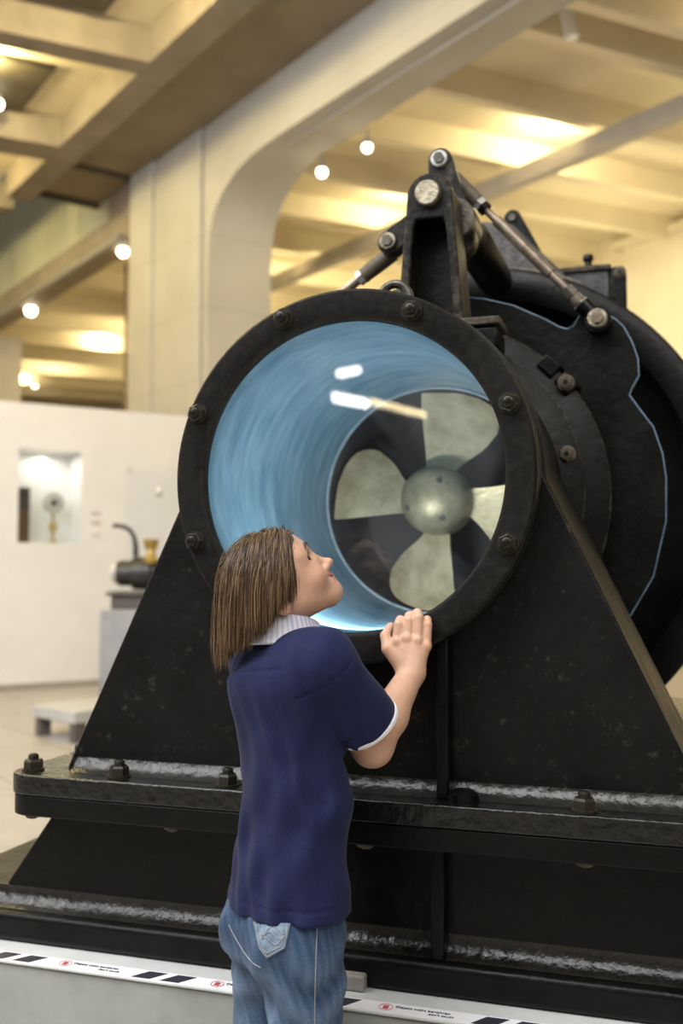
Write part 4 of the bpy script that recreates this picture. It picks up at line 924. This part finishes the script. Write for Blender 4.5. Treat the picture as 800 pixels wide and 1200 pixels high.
# collar: a turned-down band round the neck
cm, t, b, o = nt('lavender_stripe_collar'); uvn = N(t, 'ShaderNodeAttribute', attribute_name='tint'); t.links.new(uvn.outputs['Color'], b.inputs['Base Color']); b.inputs['Roughness'].default_value = .85
axn = (hw(-.012, 0, -.02)-neck0); axn = axn/np.linalg.norm(axn); axn = axn*.35+UZ*.65+TF*.10; axn /= np.linalg.norm(axn)
u1 = TF-axn*(TF@axn); u1 /= np.linalg.norm(u1); v1 = np.cross(axn, u1)
bm = BM(); na = 180; prof = [(.0455, -.012), (.0445, .006), (.0452, .0150), (.0475, .0185), (.0510, .0165), (.0560, .003), (.0625, -.0115), (.0612, -.0135), (.0545, -.003), (.0500, .008)]
cc0 = neck0-UZ*.001; ring_ = []; cols = []
for k in range(na+1):
    a = .30+(2*PI-.60)*k/na
    row = []
    for r_, z_ in prof:
        front = math.cos(a); zz = z_-.010*max(0, front)*1.2
        rr_ = r_*(1.0+.10*abs(math.sin(a)))
        row.append(bm.verts.new(tuple(cc0+u1*math.cos(a)*rr_+v1*math.sin(a)*rr_+axn*(zz*1.25)))); s_ = .5+.5*math.cos(a*50); cols.append(V(.72, .71, .80)*(s_ > .35)+V(.48, .48, .64)*(s_ <= .35))
    ring_.append(row)
for A_, B_ in zip(ring_, ring_[1:]):
    for i in range(len(prof)): bm.faces.new((A_[i], A_[(i+1) % len(prof)], B_[(i+1) % len(prof)], B_[i]))
bm.faces.new(ring_[0][::-1]); bm.faces.new(ring_[-1])
col_ = obj('collar', bm, cm, shirt, smooth=True); vcol(col_.data, np.array(cols))

# ---- jeans
JE = SDF()
JE.u(rcone(P(338, 1052, 1.475), pelv-UZ*.015, .069, .072, TB), 0)
bt = lambda s_: pelv+TR*.042*s_-TF*.022-UZ*.022
JE.u(ell(bt(1), (.056, .056, .058)), .03).u(ell(bt(-1), (.056, .056, .058)), .03)
for a, b_, c_ in ((rhip, rkn, ran), (lhip, lkn, lan)):
    JE.u(rcone(a, b_, .0570, .0475), .022).u(rcone(b_, V(c_[0], c_[1], .035), .0475, .043), .01)
def jf(Q):
    q = Q-pelv; z = q[:, 2]; a = q@TR; f = q@TF
    dd = -.0030*np.sin(z*85+a*30+2*np.sin(f*40+a*20))*np.exp(-((z+.09)/.05)**2)
    dd += -.0022*np.sin(z*60-a*55+1.5*np.sin(a*50)); dd += -.0035*np.sin(z*70+f*30)*np.exp(-((Q[:, 2]-.28)/.06)**2)
    dd += .0022*np.exp(-(a/.0025)**2)*(f < 0)*(z > -.08)
    return dd
JE.disp(jf); JE.cut(plane((0, 0, .045), (0, 0, -1)), .003); JE.cut(plane((0, 0, hemz+.05), (0, 0, 1)), .003)
J0 = np.array([pelv, rhip, lhip, rkn, lkn, ran, lan]); me = sdf_mesh('jeans', JE, J0.min(0)-.13, J0.max(0)+.13, .0028)
c = coords(me); q = c-pelv; z = q[:, 2]; a = q@TR; f = q@TF
base = V(.032, .066, .135); wash = np.zeros(len(c))
for hp_, kn_ in ((rhip, rkn), (lhip, lkn)):
    tq = np.clip((hp_[2]-c[:, 2])/(hp_[2]-kn_[2]), 0, 1.6); cx = hp_[None]+(kn_-hp_)[None]*tq[:, None]; dv = c-cx; side = dv@TR; fr2 = dv@TF
    wash = np.maximum(wash, np.exp(-(side/.026)**2)*np.exp(-((tq-.75)/.55)**2)*(np.linalg.norm(dv[:, :2], axis=1) < .08))
nz = .5+.5*np.sin(z*85+a*30+2*np.sin(f*40+a*20)); nz2 = .5+.5*np.sin(c@V(310, 270, 90)+2*np.sin(c@V(120, -180, 60)))
mixv = np.clip(.02+.50*wash+.30*nz*np.exp(-((z+.09)/.06)**2)+.14*nz2, 0, 1)
vcol(me, base*(1-mixv[:, None])+V(.24, .33, .46)*mixv[:, None])
denim = cloth('washed_denim', (.05, .09, .16), (.2, .28, .4), fade=1)
je = link('jeans', me, denim, kid, smooth=True)
denim2 = mat('pale_denim', (.09, .14, .22), (.24, .32, .42), 55, .85); thread = mat('seam_thread', (.24, .25, .27), (.36, .36, .36), 200, .8)
def onjeans(x, y, lift=.0):
    d_ = ray(x, y); p = CP+d_*1.15
    for _ in range(60): p = p+d_*(JE(p[None])[0]-lift)*.9
    return p
# back pocket
poc = [(296, 1083), (339, 1083), (337, 1102), (334, 1113), (311, 1124), (302, 1112)]
bm = BM(); nu, nv_ = 14, 14; G = []
def bil(u_, v_):
    top = V(296, 1080)+(V(340, 1082)-V(296, 1080))*u_; xb = 303+(334-303)*u_; yb = 1111+ (13*(1-abs(u_-.30)/.30) if u_ < .30 else 13*(1-(u_-.30)/.70)); return top*(1-v_)+V(xb, yb)*v_
for lift in (.0028, -.001):
    G.append([[bm.verts.new(tuple(onjeans(*bil(i/nu, j/nv_), lift))) for j in range(nv_+1)] for i in range(nu+1)])
for i in range(nu):
    for j in range(nv_): bm.faces.new((G[0][i][j], G[0][i+1][j], G[0][i+1][j+1], G[0][i][j+1]))
for i in range(nu):
    for j in (0, nv_): bm.faces.new((G[0][i][j], G[0][i+1][j], G[1][i+1][j], G[1][i][j]))
for j in range(nv_):
    for i in (0, nu): bm.faces.new((G[0][i][j], G[0][i][j+1], G[1][i][j+1], G[1][i][j]))
pk_ = obj('back_pocket', bm, denim2, je, ang=60)
for off in (.05, .16):
    bm = BM(); pts = [onjeans(*bil(off, v_), .0034) for v_ in np.linspace(0, 1-off, 7)]+[onjeans(*bil(u_, 1-off), .0034) for u_ in np.linspace(off, 1-off, 10)[1:]]+[onjeans(*bil(1-off, v_), .0034) for v_ in np.linspace(1-off, 0, 7)[1:]]
    tube(bm, pts, .0006, 5); obj('pocket_stitching', bm, thread, pk_)
bm = BM()
for k in range(3): tube(bm, [onjeans(*bil(u_, .25+.16*k+.14*math.sin(u_*9+k)), .0034) for u_ in np.linspace(.12, .9, 12)], .0006, 5)
obj('pocket_stitching', bm, thread, pk_)
bm = BM(); tube(bm, [onjeans(371+2.5*math.sin(y/70), y, .0008) for y in range(1080, 1260, 8)], .0007, 6); obj('side_seam', bm, thread, je)
ys = np.array([(268, 1084), (273, 1094), (279, 1105), (285, 1115), (291, 1123), (298, 1130), (305, 1134)]); bm = BM(); tube(bm, [onjeans(x, y, .0006) for x, y in ys], .0007, 6); obj('centre_seam', bm, thread, je)
# shoes
shoem = mat('dark_shoe', (.05, .05, .06), (.08, .08, .09), 30, .6); solem = mat('pale_sole', (.55, .54, .52), (.6, .59, .57), 30, .6)
for an in (ran, lan):
    SO = SDF(); a0 = V(an[0], an[1], .045); SO.u(rcone(a0-TF*.035, a0+TF*.02+UZ*.01, .032, .034), 0).u(rcone(a0+TF*.02, a0+TF*.115-UZ*.012, .032, .026), .02).u(rcone(a0+UZ*.04, a0, .036, .034), .01)
    SO.cut(plane((0, 0, .022), (0, 0, -1)), .004)
    me = sdf_mesh('shoe', SO, a0-.2, a0+.2, .004); sh_ = link('shoe', me, shoem, kid, smooth=True)
    bm = BM(); prism(bm, [tuple((V(an[0], an[1])+TF[:2]*x+TR[:2]*y)) for x, y in [(-.066, 0), (-.055, .025), (0, .032), (.07, .034), (.125, .024), (.143, 0), (.125, -.024), (.07, -.034), (0, -.03), (-.055, -.025)]], 'z', 0.0, .026); obj('sole', bm, solem, sh_, bevel=.005)

# ---- hair: a scalp cap and many strands, cut level with the jaw
HA = SDF(); HA.u(hell((.0145, 0, .018), (.0650, .0625, .0670)), 0).u(hell((.000, 0, -.006), (.048, .060, .040)), .02)
HA.sub(hell((.100, 0, -.016), (.052, .060, .062)), .004)
FE = ell(hw(.050, 0, .031), (.0315, .0470, .0375), HR); FP = plane(hw(.060, 0, .050), -HU*.9-HF*.15)
HA.u(lambda Q: np.maximum(FE(Q), FP(Q)), .004)
HA.cut(plane(hw(0, 0, -.022), -HU), .006)
me = sdf_mesh('hair', HA, HC-.12, HC+.12, .0028)
def hairmat():
    m, t, b, o = nt('brown_hair'); a_ = N(t, 'ShaderNodeAttribute', attribute_name='tint'); t.links.new(a_.outputs['Color'], b.inputs['Base Color'])
    b.inputs['Roughness'].default_value = .42; b.inputs['Specular IOR Level'].default_value = .45; b.inputs['Anisotropic'].default_value = .4; return m
HM = hairmat(); cc_ = coords(me); vcol(me, np.tile(V(.045, .026, .014), (len(cc_), 1))); hair = link('hair', me, HM, kid, smooth=True)
ns = 9500; nst = 30
# roots: scattered on the upper scalp
r0 = rng.normal(size=(ns*4, 3)); r0 /= np.linalg.norm(r0, axis=1)[:, None]
rx = V(.0145, 0, .018)+r0*V(.0640, .0610, .0655)
okm = (rx[:, 2] > .005) & (rx[:, 0] < np.where(rx[:, 2] > .047, .0785, np.clip(.044+(rx[:, 2]-.015)*.75, .0, .066))+rng.normal(size=len(rx))*.003)
rx = rx[okm][:ns]; ns = len(rx)
gl = HR@V(0, 0, -1.)                              # gravity in head space
OB = SDF(); OB.u(ell((.0145, 0, .017), (.0640, .0620, .0660)), 0).u(ell((.003, 0, -.010), (.046, .057, .040)), .02)
OB.u(ell((.050, 0, .031), (.0315, .0470, .0375)), .005); nk0 = HR@(neck0-HC); OB.u(rcone((-.012, 0, -.02), nk0, .043, .046), .02)
for q_ in (rsh, lsh): OB.u(rcone(nk0+HR@V(0, 0, -.03), HR@(q_-HC), .034, .036), .02)
OB.u(rcone(nk0+HR@V(0, 0, -.05), HR@(chest-HC), .045, .066), .02)
pos = rx.copy(); nrm = (rx-V(.0145, 0, .018))/V(.0640, .0610, .0655)**2; nrm /= np.linalg.norm(nrm, axis=1)[:, None]
part = np.sign(rx[:, 1]+.008+rng.normal(size=ns)*.002)
vel = nrm*.12+np.stack([-.50+.45*np.clip(rx[:, 0]/.05, 0, 1), part*.75, np.zeros(ns)], 1); vel -= nrm*((vel*nrm).sum(1)-.15)[:, None]; vel /= np.linalg.norm(vel, axis=1)[:, None]
lift = rng.uniform(.0005, .0045, ns)+.004*np.clip(rng.normal(size=ns), -.5, 2)*.5
clump = rng.normal(size=(60, 3)); clump /= np.linalg.norm(clump, axis=1)[:, None]; ci = (nrm@clump.T).argmax(1); cn = rng.normal(size=(60, 3))*.16
paths = [pos.copy()]; cutz = -.014+rng.normal(size=ns)*.004+cn[ci, 0]*.03
alive = np.ones(ns, bool); step = .0078; endi = np.full(ns, nst)
for it in range(nst):
    w_ = min(1, it/7)
    vel = vel*.52+gl*(.34+.16*w_)+np.stack([-.03*np.ones(ns), part*.02, np.zeros(ns)], 1)*(1-w_)+cn[ci]*.03+rng.normal(size=(ns, 3))*.035
    vel /= np.linalg.norm(vel, axis=1)[:, None]; nx = pos+vel*step
    e = 1e-3
    for _ in range(2):
        d_ = OB(nx); g_ = np.stack([OB(nx+V(e, 0, 0))-d_, OB(nx+V(0, e, 0))-d_, OB(nx+V(0, 0, e))-d_], 1)/e; g_ /= np.linalg.norm(g_, axis=1)[:, None]+1e-9
        nx = nx+g_*np.clip(lift-d_, 0, None)[:, None]
    lim = np.where(nx[:, 2] > .02, .0635+np.clip((nx[:, 2]-.042)*2.2, 0, .018), .0635+(nx[:, 2]-.02)*.50)        # face line: keep strands off the cheek
    nx[:, 0] = np.where((nx[:, 0] > lim) & (it > 1), lim+(nx[:, 0]-lim)*.25, nx[:, 0])
    # stop at the cut line (a cut square to the head), or when long enough
    done = (nx[:, 2] < cutz-.55*np.clip(nx[:, 0]-.012, 0, 1))
    nx = np.where(alive[:, None], nx, pos); endi = np.where(alive & done, it+1, endi); alive &= ~done
    vel = np.where(alive[:, None], (nx-pos)/(np.linalg.norm(nx-pos, axis=1)[:, None]+1e-9), vel); pos = nx; paths.append(pos.copy())
PTH = np.stack(paths, 1)                            # ns, nst+1, 3
wid = rng.uniform(.00045, .00085, ns)
tone = rng.random(ns); hc0 = V(.034, .018, .009); hc1 = V(.27, .170, .088)
vl, fl, cl = [], [], []; base_i = 0
for s_ in range(ns):
    m_ = int(endi[s_])+1
    if m_ < 4: continue
    p = PTH[s_, :m_]; tg = np.gradient(p, axis=0); tg /= np.linalg.norm(tg, axis=1)[:, None]+1e-9
    sd1 = np.cross(tg, p-V(-.01, 0, 0)); sd1 /= np.linalg.norm(sd1, axis=1)[:, None]+1e-9; ot = np.cross(sd1, tg)
    tp = np.clip(np.minimum(1, (m_-1-np.arange(m_))/4.+.15), 0, 1)*wid[s_]
    ringp = np.stack([p+sd1*tp[:, None], p+ot*tp[:, None]*.8, p-sd1*tp[:, None], p-ot*tp[:, None]*.5], 1).reshape(-1, 3)
    vl.append(ringp); fr1 = np.arange(m_)/(m_-1.); k_ = np.clip((.05+.60*tone[s_]**2.0)+.35*fr1*tone[s_], 0, 1); colr = hc0*(1-k_[:, None])+hc1*k_[:, None]; cl.append(np.repeat(colr, 4, 0))
    ii = np.arange(m_-1)[:, None]*4+base_i
    for q_ in range(4): fl.append(np.concatenate([ii+q_, ii+(q_+1) % 4, ii+4+(q_+1) % 4, ii+4+q_], 1))
    base_i += m_*4
vl = HC+np.concatenate(vl)@HR; fl = np.concatenate(fl); me = bpy.data.meshes.new('hair_strands'); me.vertices.add(len(vl)); me.vertices.foreach_set('co', vl.astype(np.float32).ravel())
me.loops.add(fl.size); me.loops.foreach_set('vertex_index', fl.astype(np.int32).ravel()); me.polygons.add(len(fl)); me.polygons.foreach_set('loop_start', np.arange(0, fl.size, 4, dtype=np.int32)); me.update(calc_edges=True); me.shade_smooth()
vcol(me, np.concatenate(cl)); hs = link('strands', me, HM, hair); tag(hs, kind='stuff')
# ================================================================== LIGHT
w = bpy.data.worlds.new('world'); S.world = w; w.use_nodes = True
w.node_tree.nodes['Background'].inputs[0].default_value = (.80, .80, .80, 1); w.node_tree.nodes['Background'].inputs[1].default_value = .16
def area(name, loc, tgt, size, power, col=(1, 1, 1), sy=None):
    l = bpy.data.lights.new(name, 'AREA'); l.size = size; l.energy = power; l.color = col
    if sy: l.shape = 'RECTANGLE'; l.size_y = sy
    o = bpy.data.objects.new(name, l); COL.objects.link(o); o.location = loc
    o.rotation_euler = (Vector(tgt)-Vector(loc)).to_track_quat('-Z', 'Y').to_euler(); return o
area('child_fill_right', (2.6, -1.6, 4.6), (-.5, 1.4, 1.0), 2.2, 120, (1, .96, .90))  # unseen fill light added to brighten the child's face and arm
area('child_fill_left', (-3.6, -2.0, 4.6), (-.6, 1.4, .9), 2.2, 130, (.97, .98, 1))  # second added fill, from the left, for the child's back and hair
def point(name, loc, power, col, r=.12):
    l = bpy.data.lights.new(name, 'POINT'); l.energy = power; l.color = col; l.shadow_soft_size = r
    o = bpy.data.objects.new(name, l); COL.objects.link(o); o.location = loc; return o
WARM = (1, .86, .52)
area('hall_skylight', (-1.8, -.6, 5.6), (-1.0, 1.0, .8), 5.0, 340, (.98, .99, 1), 2.6)
area('partition_fill', (-6.0, 1.0, 4.5), (-5.0, 9.0, 1.4), 3.5, 230, (.97, .97, 1))  # added area light that brightens the white partition, no window there
for k in range(9):
    p = AP(-5.0+2.4*k, NP-.07, z1+.34); point('aisle_uplight', tuple(p), 52, WARM)
for k in (-4, -1.5, 2, 6, 10): point('aisle_lamp', tuple(AP(k, -4.6, 4.4)), 50, WARM, .3)
pa = atZ(165, 71, ZB); 
for kk in (-1.5, -.5, .5, 1.5, 2.5, 4):
    for m_ in (1.0, 3.2):
        p = pa+E1*spc*kk-E2*m_; point('coffer_lamp', (p[0], p[1], 5.98), 78, (1, .82, .38), .1)

area('tunnel_lamp', (XC-.05, 1.655, ZC-.222), (XC-.06, 2.3, ZC+.06), .24, 5.0, (1, .96, .88), .04)

nl = WP((NS0+NS1)/2, -.2, NZ1-.03); area('niche_lamp', tuple(nl), (nl[0], nl[1], 0), .3, 2.3, (1, .93, .82))
